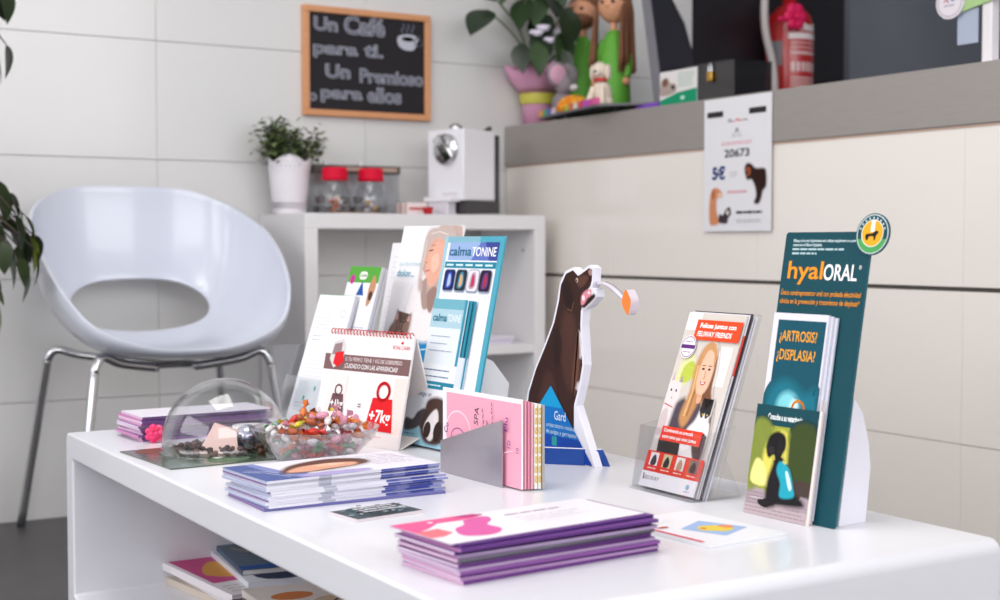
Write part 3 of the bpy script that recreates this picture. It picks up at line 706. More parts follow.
# two dolls in green scrubs
def doll(x, y, s, label, long_hair):
    d = thing('scrubs_doll', label, 'doll', (x, y, CZ + .0), -62)
    G = mat('#66b33c', .6, noise=.05, name='green_felt'); SK = mat('#e0a27e', .6, name='doll_skin')
    HB = mat('#7c4f35', .7, noise=.25, scale=90, name='brown_yarn')
    b = MB(); b.lathe([(0, .02), (.034, .02), (.042, .05), (.04, .11), (.033, .17), (.022, .215), (.012, .228), (0, .23)], G, 24); b.build('tunic', d)
    for sx in (-1, 1):
        b = MB(); b.tube([(sx * .018, 0, .0), (sx * .018, 0, .05), (sx * .017, 0, .1)], .019, G, 12); b.build('leg', d)
        b = MB(); b.tube([(sx * .024, 0, .205), (sx * .041, -.006, .16), (sx * .043, -.016, .11)], [.011, .012, .011], G, 10); b.ball((sx * .043, -.018, .1), .010, SK, 10, 8); b.build('arm', d)
    b = MB(); b.cyl(.0095, .222, .25, SK, 14); hz = .288
    b.ball((0, 0, hz), (.04, .038, .043), SK); hd = b.build('head', d)
    b = MB()
    for sx in (-1, 1): b.ball((sx * .014, -.035, hz + .006), .005, mat('#241c1c', .3), 8, 6)
    b.ball((0, -.038, hz - .004), .0045, SK, 8, 6); b.build('face', hd)
    if long_hair:
        b = MB(); b.ball((0, .006, hz + .012), (.043, .041, .038), HB)
        rn = random.Random(4)
        for k in range(26):
            sx = -1 if k % 2 else 1; o_ = rn.uniform(0, 1)
            x0 = sx * (.03 + .012 * o_); b.tube([(x0 * .8, -.004 + .03 * (1 - o_), hz + .03), (x0 * 1.15, -.012 + .03 * (o_ - .5), hz - .02), (x0 * 1.3 + rn.uniform(-.008, .008), -.02 + .04 * (o_ - .5), hz - .135 - rn.uniform(0, .04))], .0052, HB, 6, sub=4)
        b.build('hair', hd)
    else:
        b = MB(); b.ball((0, .008, hz + .018), (.041, .038, .032), HB)
        b.ball((0, -.010, hz - .018), (.035, .033, .024), HB); b.build('hair_and_beard', hd)
    d.scale = (s, s, s)
    return d
doll(2.415, 3.495, 1.2, 'green scrubs doll with short brown hair and beard on the counter', False)
doll(2.40, 3.315, 1.18, 'green scrubs doll with long brown hair on the counter', True)
# cream dog figurine
fg = thing('dog_figurine', 'cream sitting dog figurine with red collar on the display board', 'figurine', (2.225, 3.135, CZ + .0202), -60)
fg.scale = (1.1, 1.1, 1.1)
CR = mat('#e9d9c8', .6, name='cream_clay')
b = MB(); b.ball((0, .008, .034), (.026, .028, .036), CR); b.ball((-.019, .0, .014), (.015, .02, .014), CR); b.ball((.019, .0, .014), (.015, .02, .014), CR); b.build('body', fg)
for sx in (-1, 1):
    b = MB(); b.tube([(sx * .012, -.016, .05), (sx * .016, -.026, .025), (sx * .02, -.034, .006)], [.008, .008, .008], CR, 10); b.build('leg', fg)
b = MB(); b.ball((0, -.004, .092), (.021, .022, .022), CR); b.ball((0, -.022, .086), (.012, .012, .010), CR); b.ball((0, -.033, .088), .004, mat('#2a2022', .4), 8, 6); hd = b.build('head', fg)
for sx in (-1, 1):
    b = MB(); b.ball((sx * .021, 0, .088), (.007, .012, .02), CR); b.build('ear', hd)
b = MB(); b.lathe([(.0165, .066), (.018, .069), (.0165, .073), (.012, .073)], mat('#d23a34', .5), 20); b.build('collar', fg)
# monitor, seen from behind at an angle
mo = thing('monitor', 'dark computer monitor with pale bezel edge tilted back on the counter', 'monitor', (2.36, 3.035, CZ), 27)
BK = mat('#25242a', .45, name='black_plastic'); BZ = mat('#66646c', .4)
Mt = Matrix.Translation((0, 0, .035)) @ Matrix.Rotation(R(-8), 4, 'X')
MO = [(0, 0), (.25, .02), (.255, .17), (.225, .25), (.12, .345), (0, .345)]
b = MB(); b.prism(MO, 0, .02, BK, M=Mt); cs = b.build('casing', mo)
b = MB(); b.prism([(.01 + .93 * x, .01 + .94 * z) for x, z in MO], -.002, 0, mat('#2c2c35', .25, coat=.3), M=Mt); b.build('screen', mo)
b = MB(); b.box(-.005, .004, -.006, .022, -.004, .35, BZ, .003, 2, Mt); b.build('bezel', cs)
b = MB(); b.box(.05, .2, -.03, .09, 0, .012, BK, .004, 2); b.box(.1, .15, .022, .05, .012, .2, BK, .004, 2); b.build('stand', mo)
# purple case flat on the counter
b = MB(); b.box(-.05, .05, -.1, .1, 0, .016, mat('#7a45b8', .5), .004, 2); o = tag(b.build('purple_case'), 'flat purple case lying at the counter edge under the monitor', 'case'); o.location = (2.268, 2.93, CZ); o.scale = (.8, .5, 1)
# clear collection box with printed card
dn = thing('collection_box', 'clear plastic collection box with green printed card and brass padlock', 'box', (2.212, 2.85, CZ), -90)
b = MB(); bx, by, bz = .285, .12, .088
SM = clear('smoked_clear', (.62, .6, .62), 1, .06)
for a in ((0, bx, 0, .003, 0, bz), (0, bx, by - .003, by, 0, bz), (0, .003, .003, by - .003, 0, bz), (bx - .003, bx, .003, by - .003, 0, bz), (-.001, bx + .001, -.001, by + .001, bz, bz + .003)): b.box(*a, SM)
b.build('body', dn)
b = MB(); b.box(0.0, bx * .52, -.0022, -.0004, .001, bz - .002, PAPER); cdn = b.build('card', dn)
p = Print(bx * .52, bz, Matrix.Translation((0, -.0023, 0)) @ Matrix.Rotation(R(90), 4, 'X'), .5)
p.rect(.0, .01, 1, .97, '#e7e3e2'); p.poly([(0, .01), (1, .01), (1, .4), (.5, .34), (0, .16)], '#22a07a'); p.blob([(.02, .3), (.04, .7), (.2, .8), (.3, .62), (.42, .6), (.45, .4), (.3, .3)], '#b9a9a2'); p.ell(.36, .5, .05, .06, '#3a3438'); p.ell(.14, .66, .08, .12, '#8a6a5a')
p.rows(.5, .95, .86, 5, .085, .0022, '#7fb8a4', .2, 7); p.ell(.62, .17, .06, .06, '#bfe6d8'); p.build('printing', cdn)
b = MB(); b.box(.193, .211, -.010, -.002, .044, .068, mat('#c49a4a', .3, .9), .002, 2); b.tube([(.197, -.006, .066), (.197, -.006, .082), (.202, -.006, .087), (.207, -.006, .082), (.207, -.006, .066)], .0018, CHROME, 8); b.build('padlock', dn)
# fire extinguisher on the dark panel
fe = thing('fire_extinguisher', 'red fire extinguisher with white label and pale hose on the dark panel', 'fire extinguisher', (3.22, YB - .14, .98))
RD = mat('#b3161c', .3, coat=.4, name='extinguisher_red')
b = MB(); b.lathe([(0, 0), (.07, 0), (.078, .01), (.078, .43), (.07, .465), (.045, .495), (.024, .505), (.024, .53), (0, .53)], RD, 40); cy = b.build('cylinder', fe)
b = MB(); b.cyl(.02, .53, .57, CHROME, 20); b.box(-.02, .02, -.07, .03, .57, .582, RD, .003, 2); b.box(-.016, .016, -.09, .02, .6, .61, RD, .003, 2); b.ball((-.0, -.035, .55), .017, CHROME, 14, 8); b.build('valve', fe)
b = MB(); b.tube([(-.02, -.02, .55), (-.075, -.03, .60), (-.125, -.04, .585), (-.15, -.045, .50), (-.145, -.045, .40), (-.115, -.05, .28), (-.105, -.05, .1)], .0125, mat('#c5bdbb', .5), 12); b.build('hose', fe)
def wrap(a0, a1, z0, z1, m, r=.0786, n=14, bld=None):
    bld = bld or MB(); v = []; f = []
    for k in range(n + 1):
        a = R(a0 + (a1 - a0) * k / n); v += [(r * math.cos(a), r * math.sin(a), z0), (r * math.cos(a), r * math.sin(a), z1)]
    for k in range(n): f.append((2 * k, 2 * k + 2, 2 * k + 3, 2 * k + 1))
    return bld.add(v, f, m, True)
LB = mat('#d9b6b4', .5)
b = wrap(-135, -35, .385, .405, mat('#e6dcdc', .5))
for z in (.37, .355, .34, .335): wrap(-130, -45, z, z + .005, LB, bld=b)
for k in range(7): wrap(-128 + 13 * k, -120 + 13 * k, .28, .31, mat('#e3cccc', .5), n=3, bld=b)
for z in (.255, .243, .231, .219, .2): wrap(-130, -50, z, z + .006, LB, bld=b)
wrap(-130, -45, .12, .16, mat('#e6dcdc', .5), bld=b); b.build('label', cy)
def bent(bld, txt, a_c, z, h, m, wd, r=.0792):
    vs, fs = glyphs(txt, .02); x0 = min(q[0] for q in vs); x1 = max(q[0] for q in vs)
    k = h / .7; kx = R(wd) / (x1 - x0)
    bld.add([(r * math.cos(R(a_c) + (q[0] - (x0 + x1) / 2) * kx), r * math.sin(R(a_c) + (q[0] - (x0 + x1) / 2) * kx), z + q[1] * k) for q in vs], fs, m)
b = MB(); LT = mat('#ece4e4', .5)
for a0, a1, z0, z1 in ((-128, -122, .412, .445), (-120, -112, .412, .432), (-110, -100, .412, .432), (-98, -90, .412, .436), (-88, -78, .412, .432), (-76, -66, .412, .432), (-64, -55, .412, .44)): wrap(a0, a1, z0, z1, LT, .0792, 3, b)
b.build('lettering', cy)
b = wrap(-195, -150, .30, .38, mat('#87868c', .4)); b.build('tag', cy)
b = MB(); PKR = mat('#e8175f', .5)
for k in range(6):
    a = k * math.pi / 3; b.ball((.026 * math.cos(a), 0, .026 * math.sin(a)), (.022, .010, .020), PKR, 12, 8)
b.ball((0, -.008, 0), .010, PKR, 10, 6); b.ball((-.055, 0, -.012), (.02, .006, .008), PKR, 10, 6); o = b.build('bow', fe); o.location = (-.055, -.085, .452)
b = MB(); b.box(-.02, .02, .078, .089, .2, .3, mat('#55565c', .4, .8)); b.build('bracket', fe)
# white post with round sign at the open end
sg = thing('sign_post', 'white post with round badge and green strip sign on the counter', 'sign', (2.30, 1.892, CZ), -90)
b = MB(); b.box(-.011, .014, -.013, .013, 0, .34, mat('#e8e3e6', .35), .004, 2); b.build('post', sg)
b = MB(); b.box(-.06, .06, -.05, .05, 0, .004, mat('#e8e3e6', .35), .002, 1); b.build('base', sg)
Mr = Matrix.Rotation(R(-10), 4, 'Y')
b = MB(); b.box(-.075, .2, -.018, -.0135, .128, .16, mat('#a9c98a', .5), .001, 1, Mr); b.build('strip', sg)
b = MB(); b.cyl(.036, 0, .004, mat('#e3dde3', .5), 36, M=Matrix.Translation((-.083, -.019, .145)) @ Matrix.Rotation(R(90), 4, 'X')); dd = b.build('badge', sg)
p = Print(.072, .072, Matrix.Translation((-.119, -.0232, .109)) @ Matrix.Rotation(R(90), 4, 'X')); p.ring(.5, .5, .43, .43, .0018, '#b9a6c0'); p.line([(.3, .5), (.38, .58), (.45, .46)], .003, '#c07a92'); p.line([(.5, .58), (.6, .5), (.7, .56)], .003, '#8a9ac0'); p.rows(.3, .7, .38, 1, .1, .003, '#b9a6c0', .1, 2); p.build('printing', dd)
b = MB(); b.box(-.072, -.02, -.012, -.010, .055, .125, mat('#aab4c8', .4), 0); b.build('card', sg)

# ================================================================ ON THE COFFEE TABLE
PV = lambda off: Matrix.Translation((0, off, 0)) @ Matrix.Rotation(R(90), 4, 'X')   # upright face at local y = off
def brochure(name, label, loc, rz, w, d, t, top, segs, left, group=None, curl=0, skew=0, n=14):
    """one folded brochure: cover sheets with a block of pages; segs colours the long front edge"""
    o = thing(name, label, 'brochure', loc, rz, group)
    zf = lambda x: curl * max(0, 1 - x / (.3 * w)) ** 2
    def slab(z0, z1, mtop, mfront, mleft, inset=0):
        b = MB(); xs_ = [inset + (w - 2 * inset) * i / n for i in range(n + 1)]
        y0, y1 = inset, d - inset
        for i in range(n):
            a, c = xs_[i], xs_[i + 1]; za, zc = zf(a), zf(c)
            v = [(a, y0, z0 + za), (c, y0, z0 + zc), (c, y1, z0 + zc), (a, y1, z0 + za), (a, y0, z1 + za), (c, y0, z1 + zc), (c, y1, z1 + zc), (a, y1, z1 + za)]
            v = [(p[0] + skew * p[2], p[1], p[2]) for p in v]
            b.add(v, [(0, 3, 2, 1)], mtop, True); b.add(v, [(4, 5, 6, 7)], mtop, True); b.add(v, [(2, 3, 7, 6)], mfront((a + c) / 2 / w))
            b.add(v, [(0, 1, 5, 4)], mfront((a + c) / 2 / w))
            if i == 0: b.add(v, [(0, 4, 7, 3)], mleft)
            if i == n - 1: b.add(v, [(1, 2, 6, 5)], mfront(1))
        return b
    def fc(u):
        for lim, c in segs:
            if u <= lim: return mat(c, .6)
        return mat(segs[-1][1], .6)
    slab(.0004, t - .0004, PAPER, fc, mat(left, .6), .0006).build('pages', o)
    c = slab(t - .0004, t, mat(top, .35), fc, mat(left, .6)).build('cover', o)
    slab(0, .0004, mat(top, .35), fc, mat(left, .6)).build('back_cover', o)
    o['curl'] = curl
    return o, c

rn = random.Random(31)
# --- white and navy brochures beside the sweet bowl
N = 11; T = .003
for k in range(N):
    top = k == N - 1; dx, dy, dr = rn.uniform(-.004, .004), rn.uniform(-.003, .003), rn.uniform(-1.5, 1.5)
    if k == 0: dx, dr, dy = -.004, -4, .0
    lab = 'topmost white and blue brochure with oval photo on its cover' if top else ('lowest brochure of the white and navy pile, twisted out at its corner' if k == 0 else 'white brochure with navy page edges within the pile by the sweet bowl')
    o, c = brochure('folded_brochure', lab, (.577 + dx, 1.452 + dy, TZ + .0002 + k * (T + .0001)), 3 + dr, .23, .12, T, '#7d7fb4' if k == 0 else '#e7e6ef',
                    [(.3, '#e2e1ea'), (.37, '#b3b5c4'), (.64, '#dedde8'), (.74, '#4d57a0'), (.8, '#6f74ac'), (.96, '#2f3f94'), (1, '#8f95c0')] if k else [(1, '#6b6aa6')],
                    '#b9bfd8' if k % 3 else '#8d6fa0', 'white and navy brochures in a pile', curl=-.0 if k else 0)
    if top:
        p = Print(.23, .12, flat(T), .35); p.feather = .15
        p.poly([(0, 0), (.2, 0), (.13, .5), (.12, 1), (0, 1)], '#5c6ea6'); p.poly([(.2, 0), (.33, 0), (.2, .5), (.17, 1), (.12, 1), (.13, .5)], '#8f97c6'); p.line([(.02, .62), (.1, .45), (.16, .12)], .0016, '#e8e8f2'); p.line([(.05, .66), (.13, .5), (.19, .14)], .0012, '#e8e8f2')
        p.blob([(.2, .1), (.34, .18), (.6, .14), (.55, .0), (.3, .0)], '#b7aed8')
        p.blob([(.17, .32), (.3, .68), (.55, .86), (.72, .72), (.7, .45), (.5, .3), (.3, .24)], '#6f4436'); p.blob([(.2, .34), (.32, .55), (.5, .62), (.64, .55), (.6, .4), (.42, .33), (.3, .28)], '#e3b096'); p.blob([(.4, .52), (.5, .6), (.58, .54), (.52, .46)], '#f0c9b4'); p.line([(.46, .53), (.48, .51)], .0012, '#5a3228'); p.line([(.53, .5), (.55, .48)], .0012, '#b05a50')
        p.rows(.7, .97, .8, 7, .085, .0012, '#8488a8', .25, 3); p.line([(.84, .98), (.99, .4)], .0009, '#b08aa8'); p.rows(.56, .72, .97, 2, .06, .001, '#a5a7bd', .1, 8)
        p.build('printing', c)
# --- small card
for k in range(2):
    cd_ = thing('business_card', 'dark patterned business card on top of its pair on the table' if k else 'pale business card under the dark patterned one', 'card', (.636 + .002 * k, 1.345 + .001 * k, TZ + .0002 + k * .0013), 7 + k)
    b = MB(); b.box(0, .088, 0, .058, 0, .0012, mat('#dcd2d8', .5)); o = b.build('card', cd_)
    if k:
        p = Print(.088, .058, flat(.0012), .35); p.rect(.01, .02, .99, .98, '#5b646c'); rn2 = random.Random(6)
        for q in range(60): p.ell(rn2.uniform(.05, .95), rn2.uniform(.08, .92), rn2.uniform(.02, .06), rn2.uniform(.02, .06), rn2.choice(['#8fa0a6', '#3c454c', '#a9b6ba', '#4f7f8c', '#c9ccd0']), n=7)
        p.rows(.2, .85, .62, 3, .17, .0035, '#e9e6ea', .2, 12); p.build('printing', o)
# --- purple brochures by the table edge
cols = ['#6a3280', '#b58fbc', '#5e2f78', '#8a4f9a', '#b39abb', '#6c3a84', '#5f5c6a', '#68646f', '#a995b4', '#4f2470', '#5d2f7c', '#43196a', '#5f2a84']
zc = TZ + .0002
for k in range(13):
    top = k == 12; t_ = .0028
    lab = 'topmost purple brochure, white cover with pink splashes' if top else ('purple brochure under the pink splashed one' if k == 11 else ('grey edged brochure in the purple pile' if k in (6, 7) else 'purple edged brochure in the pile by the table corner'))
    dx, dy, dr = rn.uniform(-.004, .004), rn.uniform(-.0028, .0028), rn.uniform(-1.3, 1.3)
    if top: dx, dy, dr = -.004, .004, 1.5
    o, c = brochure('folded_brochure', lab, (.594 + dx, 1.05 + dy, zc), 4.5 + dr, .232, .1, t_ if not top else .0012, '#efeaf0' if top else '#7b4a94',
                    [(.25, '#e4c8de'), (1, cols[k])] if False else [(1, cols[k])], ['#e3b8d4', '#e7cbe0', '#d9a6c8', '#e9d4e6', '#dcc3da', '#ead6e8', '#c98fc0', '#e4c2da', '#d9a0c6', '#e6d0e4', '#c58abb', '#8a4a9c', '#d9b6d6'][k], 'purple brochures in a pile', curl=.0)
    zc += (t_ if not top else .0012) + .0001
    if top:
        p = Print(.232, .1, flat(.0012), .35)
        p.poly([(.0, .55), (.0, 1), (.42, 1), (.36, .9), (.42, .86), (.3, .8), (.18, .82), (.1, .68)], '#e86a9e'); p.poly([(0, .3), (0, .58), (.12, .62), (.13, .4), (.06, .3)], '#f2848e')
        p.blob([(.13, .22), (.17, .5), (.25, .62), (.3, .78), (.42, .82), (.4, .66), (.33, .5), (.33, .28), (.24, .12)], '#dd6fae'); p.ell(.16, .88, .012, .03, '#fbeef4'); p.blob([(.3, .95), (.36, .99), (.44, .93), (.38, .88)], '#c04a8c')
        p.rows(.5, .8, .75, 1, .1, .0022, '#a794b4', .1, 3); p.rows(.5, .85, .58, 3, .09, .001, '#cfc6d6', .2, 4)
        p.build('printing', c)
# --- pet leaflet by the green standee
lf = thing('pet_leaflet', 'white leaflet with blue picture and red stripe lying by the teal standee', 'leaflet', (.877, 1.049, TZ + .0002), 4)
for k in range(2):
    b = MB(); b.box(.001 * k, .108 + .001 * k, 0, .148, k * .0013, k * .0013 + .0012, mat('#e9e9ee', .4)); o = b.build('sheet', lf)
p = Print(.108, .148, flat(.0026), .4); p.poly([(.45, .18), (.9, .3), (.72, .66), (.3, .52)], '#a9c0e2'); p.blob([(.42, .4), (.5, .5), (.62, .5), (.78, .42), (.74, .32), (.6, .28), (.5, .34)], '#e7cf5a'); p.blob([(.68, .42), (.76, .46), (.82, .4), (.74, .34)], '#e79a6a'); p.ell(.5, .44, .03, .02, '#d86a5a')
p.line([(.07, .12), (.06, .62)], .005, '#de5a78'); p.ell(.2, .62, .07, .022, '#c25a5a'); p.blob([(.08, .86), (.18, .93), (.3, .9), (.28, .84), (.14, .82)], '#d87a5a'); p.rows(.1, .5, .78, 2, .04, .001, '#c9c6ce', .2, 9); p.build('printing', o)

# --- desk calendar
cw_, chh, ce = .194, .168, 77.7
cl = thing('desk_calendar', 'white tent desk calendar with red wire binding showing a red weight', 'calendar', (.857, 1.97, TZ + .0002), -74.8)
Lm = lean(ce)
b = MB(); b.box(0, cw_, 0, chh, -.003, 0, mat('#f0e9ea', .45), M=Lm); pg = b.build('front_page', cl)
b = MB(); b.box(.003, cw_ - .002, .002, chh - .002, -.006, -.0034, mat('#e6e0e2', .6), M=Lm); b.build('page_block', cl)
te = Vector((0, chh * math.cos(R(ce)), chh * math.sin(R(ce))))
bk = MB(); by_ = .084
bk.add([(0, te.y + .003, te.z - .004), (cw_, te.y + .003, te.z - .004), (cw_, by_, 0), (0, by_, 0), (0, te.y + .005, te.z - .004), (cw_, te.y + .005, te.z - .004), (cw_, by_ + .003, 0), (0, by_ + .003, 0)], [(0, 1, 2, 3), (7, 6, 5, 4), (1, 5, 6, 2), (0, 3, 7, 4), (2, 6, 7, 3), (0, 4, 5, 1)], mat('#e9e0dd', .6)); bk.build('back_board', cl)
b = MB(); b.add([(0, .007, .001), (cw_, .007, .001), (cw_, .045, .014), (0, .045, .014), (cw_, by_ - .002, .001), (0, by_ - .002, .001)], [(0, 1, 2, 3), (3, 2, 4, 5)], mat('#e4dcd8', .6)); o = b.build('base_fold', cl); md = o.modifiers.new('thickness', 'SOLIDIFY'); md.thickness = .0012
b = MB(); WR = mat('#c94a42', .35, .2, name='red_wire')
for k in range(25):
    x = .008 + k * (cw_ - .016) / 24; P_ = []
    for q in range(11):
        a = R(-60 + 300 * q / 10); P_.append((x + .0012 * q / 10, te.y + .001 + .0042 * math.cos(a), te.z - .0005 + .0042 * math.sin(a)))
    b.tube(P_, .0009, WR, 5, sub=2)
tag(b.build('wire_binding', cl), kind='stuff')
p = Print(cw_, chh, Lm, .45)
p.rect(.86, .02, 1, .62, '#f3dfda'); p.rect(.0, 0, 1, .13, '#f4ebea'); p.rect(.0, .645, 1, .79, '#8b6c6c')
p.text('SI TU PERRO TIENE 1 KG DE SOBREPESO', .25, .735, .035, '#efe6e6', width=.66, off=-.004); p.text('¡CUIDADO CON LAS APARIENCIAS!', .25, .67, .042, '#ffffff', width=.62, off=.0)
p.text('ROYAL CANIN', .78, .87, .036, '#d8323a', width=.19); p.ell(.88, .93, .015, .012, '#d8323a')
p.poly([(.06, .74), (.09, .9), (.2, .93), (.24, .86), (.22, .72), (.12, .66)], '#ddd6d8'); p.poly([(.08, .78), (.1, .88), (.19, .9), (.19, .8)], '#a08c90'); p.poly([(.11, .7), (.12, .8), (.22, .82), (.23, .72), (.17, .67)], '#de2630')
def weight(cx, z0, z1, w0, w1, c, tx, th, tw_):
    p.poly([(cx - w1 / 2, z0), (cx + w1 / 2, z0), (cx + w0 / 2, z1), (cx - w0 / 2, z1)], c); r = w0 * .3
    p.ring(cx, z1 + r * .9, r, r * cw_ / chh, .0045 * (w1 / .28), c); p.text(tx, cx, z0 + (z1 - z0) * .28, th, '#ffffff', width=tw_, al='c', off=.02)
p.rect(.09, .24, .32, .6, '#f1e6e4')
weight(.23, .265, .43, .13, .185, '#7d5a5f', '+1kg', .065, .15); p.text('=', .5, .31, .07, '#5a4448', width=.04, al='c'); weight(.755, .14, .43, .22, .31, '#e01f2a', '+7kg', .105, .24)
p.rows(.62, .82, .09, 1, .05, .001, '#e4a9a4', .1, 2); p.build('printing', pg)

# --- leaning leaflets in clear stands behind the calendar
def panel(root, w, h, elev, t, m, off=0, x=0, z=0, name='panel', edge=None):
    b = MB(); M_ = lean(elev, x=x, z=z, off=off); b.box(0, w, 0, h, -t, 0, m, M=M_)
    o = b.build(name, root)
    return o, M_
def leaflets(n, label_front, label_rest, loc, rz, w, h, elev, grp, draw, topc, gap=.0022, edge='#c9cad2'):
    for k in range(n):
        o = thing('leaflet', label_front if k == 0 else label_rest, 'leaflet', (loc[0], loc[1], loc[2]), rz, grp)
        q, M_ = panel(o, w, h, elev, .0018, mat('#ecebf0', .5) if k == 0 else mat(edge, .6), off=-k * gap, x=.001 * (k % 2), name='sheet')
        b = MB(); b.box(0, w, h, h + .0006, -.0018, 0, mat(topc[k % len(topc)], .5), M=M_); b.build('top_edge', o)
        if k == 0:
            p = Print(w, h, M_, .45); draw(p); p.build('printing', q)
def dA(p):
    p.rows(.12, .6, .88, 6, .028, .0009, '#c2c4ce', .2, 3); p.ring(.82, .86, .07, .03, .001, '#b9b6c8'); p.rows(.12, .4, .68, 2, .03, .0012, '#a9acb8', .2, 4)
    p.rows(.12, .85, .58, 8, .03, .0008, '#cfd0d8', .2, 5); p.rect(.1, .1, .72, .34, '#dfe4e8'); p.ell(.35, .2, .03, .02, '#2f9c8c'); p.ell(.6, .28, .03, .02, '#2f9c8c'); p.rows(.14, .6, .16, 2, .025, .0009, '#a9acb8', .2, 6)
leaflets(4, 'white text leaflet with green top edge leaning behind the calendar', 'plain sheet behind the white text leaflet', (.886, 2.15, TZ + .003), -80, .10, .222, 71, 'white leaflets behind the calendar', dA, ['#4c9a56', '#8fb89a', '#9aa0a8'])
def dB(p):
    p.rect(0, .9, 1, 1, '#67b04e'); p.rrect(.35, .92, .62, .97, '#e8efe2', .3); p.ell(.15, .92, .08, .03, '#c93fa0'); p.poly([(.38, .82), (.62, .82), (.5, .91)], '#2a64b0'); p.blob([(.75, .88), (.85, .95), (.95, .88), (.88, .78), (.78, .76)], '#c99a7a'); p.ell(.85, .82, .06, .03, '#5a4038')
    p.ell(.15, .7, .05, .02, '#d86ab0'); p.rows(.5, .9, .62, 12, .035, .001, '#9aa0bd', .2, 4); p.rows(.1, .45, .6, 6, .04, .001, '#b6bac8', .2, 9); p.rect(.55, .18, .95, .26, '#3f9fa8')
leaflets(5, 'leaflet with green header and coloured dots in the clear stand', 'grey edged sheet behind the green header leaflet', (.922, 2.118, TZ + .003), -87, .105, .268, 74, 'green header leaflets', dB, ['#5aa84c', '#d87a8c', '#b9bcc8'], .0026)
def dC(p):
    p.rows(.12, .6, .92, 5, .03, .0009, '#cfd1da', .2, 3); p.ell(.72, .86, .03, .015, '#e3dcc0'); p.rows(.12, .8, .72, 14, .03, .0008, '#d3d4dc', .2, 7)
leaflets(3, 'tall plain white leaflet between green header leaflets and woman poster', 'sheet tucked behind the tall plain leaflet', (1.04, 2.165, TZ + .003), -86, .105, .302, 79, 'tall plain leaflets', dC, ['#dcdce2'])
# the clear three step stand that carries them
hs = thing('leaflet_stand', 'clear acrylic stand holding the leaflets behind the calendar', 'stand', (.872, 2.155, TZ + .0002), -84)
b = MB(); b.box(-.004, .118, -.002, .10, 0, .003, GLASS); b.build('base', hs)
for y0, hh, e in ((.0, .085, 73), (.036, .10, 75), (.074, .12, 75)):
    b = MB(); b.box(-.006, .116, .003, hh, -.002, 0, GLASS, M=Matrix.Translation((0, y0 - .002, 0)) @ lean(e)); b.build('pocket', hs)
b = MB(); b.box(-.008, -.006, 0, .06, .0, .13, GLASS); b.build('side_panel', hs)

# --- woman and cat poster standee
ws = thing('woman_cat_standee', 'white standee of grey haired woman and tabby cat reading dolor', 'standee', (.998, 2.077, TZ + .0002), -86)
ww, wh = .182, .337
q, M_ = panel(ws, ww, wh, 76.6, .003, mat('#f0eef1', .5))
p = Print(ww, wh, M_, .45); p.feather = .16
p.poly([(0, 0), (1, 0), (1, .46), (0, .40)], '#1f95c4'); p.line([(.0, .355), (1, .415)], .0016, '#e9f4f8')
p.du = -.12; p.blob([(.5, .46), (.42, .58), (.46, .68), (.6, .74), (.75, .76), (1, .74), (1, .46)], '#f4eeee'); p.line([(.47, .7), (.42, .58), (.5, .5)], .0012, '#dcd3d6')
p.blob([(.56, .97), (.66, .995), (1.1, .995), (1.1, .8), (.9, .7), (.76, .62), (.64, .66), (.7, .72), (.6, .78), (.56, .86)], '#c9b3ac'); p.blob([(.56, .95), (.6, .99), (.72, .995), (.66, .93), (.6, .86)], '#ded2cd')
p.blob([(.6, .93), (.68, .965), (.86, .96), (.94, .86), (.9, .76), (.78, .70), (.68, .73), (.62, .8), (.585, .84)], '#e8b7a3'); p.line([(.63, .875), (.7, .88)], .0022, '#7a5a52'); p.line([(.62, .895), (.71, .905)], .0014, '#9a7a70'); p.line([(.6, .83), (.62, .815), (.65, .82)], .0014, '#c58c7c'); p.line([(.64, .775), (.7, .78)], .0022, '#c9726c'); p.blob([(.7, .84), (.8, .86), (.84, .8), (.76, .77)], '#f0c7b5')
p.blob([(.74, .66), (.82, .7), (.9, .68), (.86, .58), (.78, .6)], '#a98c84'); p.blob([(.62, .7), (.68, .74), (.72, .68), (.78, .6), (.7, .6)], '#b7a098')
p.blob([(.545, .95), (.61, .985), (.8, .99), (1.0, .97), (1.0, .88), (.86, .925), (.72, .94), (.635, .9), (.595, .83), (.6, .75), (.645, .68), (.575, .69), (.545, .78), (.54, .88)], '#cabab4'); p.line([(.57, .93), (.58, .84), (.575, .74)], .0016, '#e3d9d4'); p.line([(.62, .96), (.75, .97), (.9, .955)], .0016, '#e3d9d4')
# tabby cat
p.du = 0; p.blob([(.08, .38), (.1, .48), (.16, .52), (.19, .58), (.24, .53), (.36, .525), (.43, .565), (.44, .5), (.42, .43), (.44, .39)], '#9a7f76'); p.poly([(.17, .53), (.19, .575), (.225, .53)], '#d6a79c'); p.poly([(.37, .53), (.425, .56), (.42, .52)], '#d6a79c')
for a in ((.22, .52, .24, .48), (.27, .52, .275, .48), (.32, .52, .31, .48), (.14, .46, .2, .45), (.4, .46, .36, .45), (.13, .42, .2, .425), (.43, .43, .36, .425)): p.line([(a[0], a[1]), (a[2], a[3])], .0024, '#4b3a38')
p.ell(.225, .465, .03, .01, '#3a3230'); p.ell(.335, .465, .03, .01, '#3a3230'); p.poly([(.26, .44), (.3, .44), (.28, .43)], '#c98078'); p.blob([(.22, .42), (.28, .435), (.34, .42), (.28, .39)], '#e3d6cf')
p.text('que dos tienen', .06, .80, .024, '#b9d3de', width=.36); p.text('dolor...', .055, .745, .036, '#3ba3bd', width=.3, off=.004)
p.build('printing', q)
b = MB(); b.add([(ww * .5, .03, .0), (ww * .5, .095, 0), (ww * .5, .08, .2), (ww * .5, .055, .22)], [(0, 1, 2, 3)], PAPER); o = b.build('easel_flap', ws); md = o.modifiers.new('thickness', 'SOLIDIFY'); md.thickness = .0012

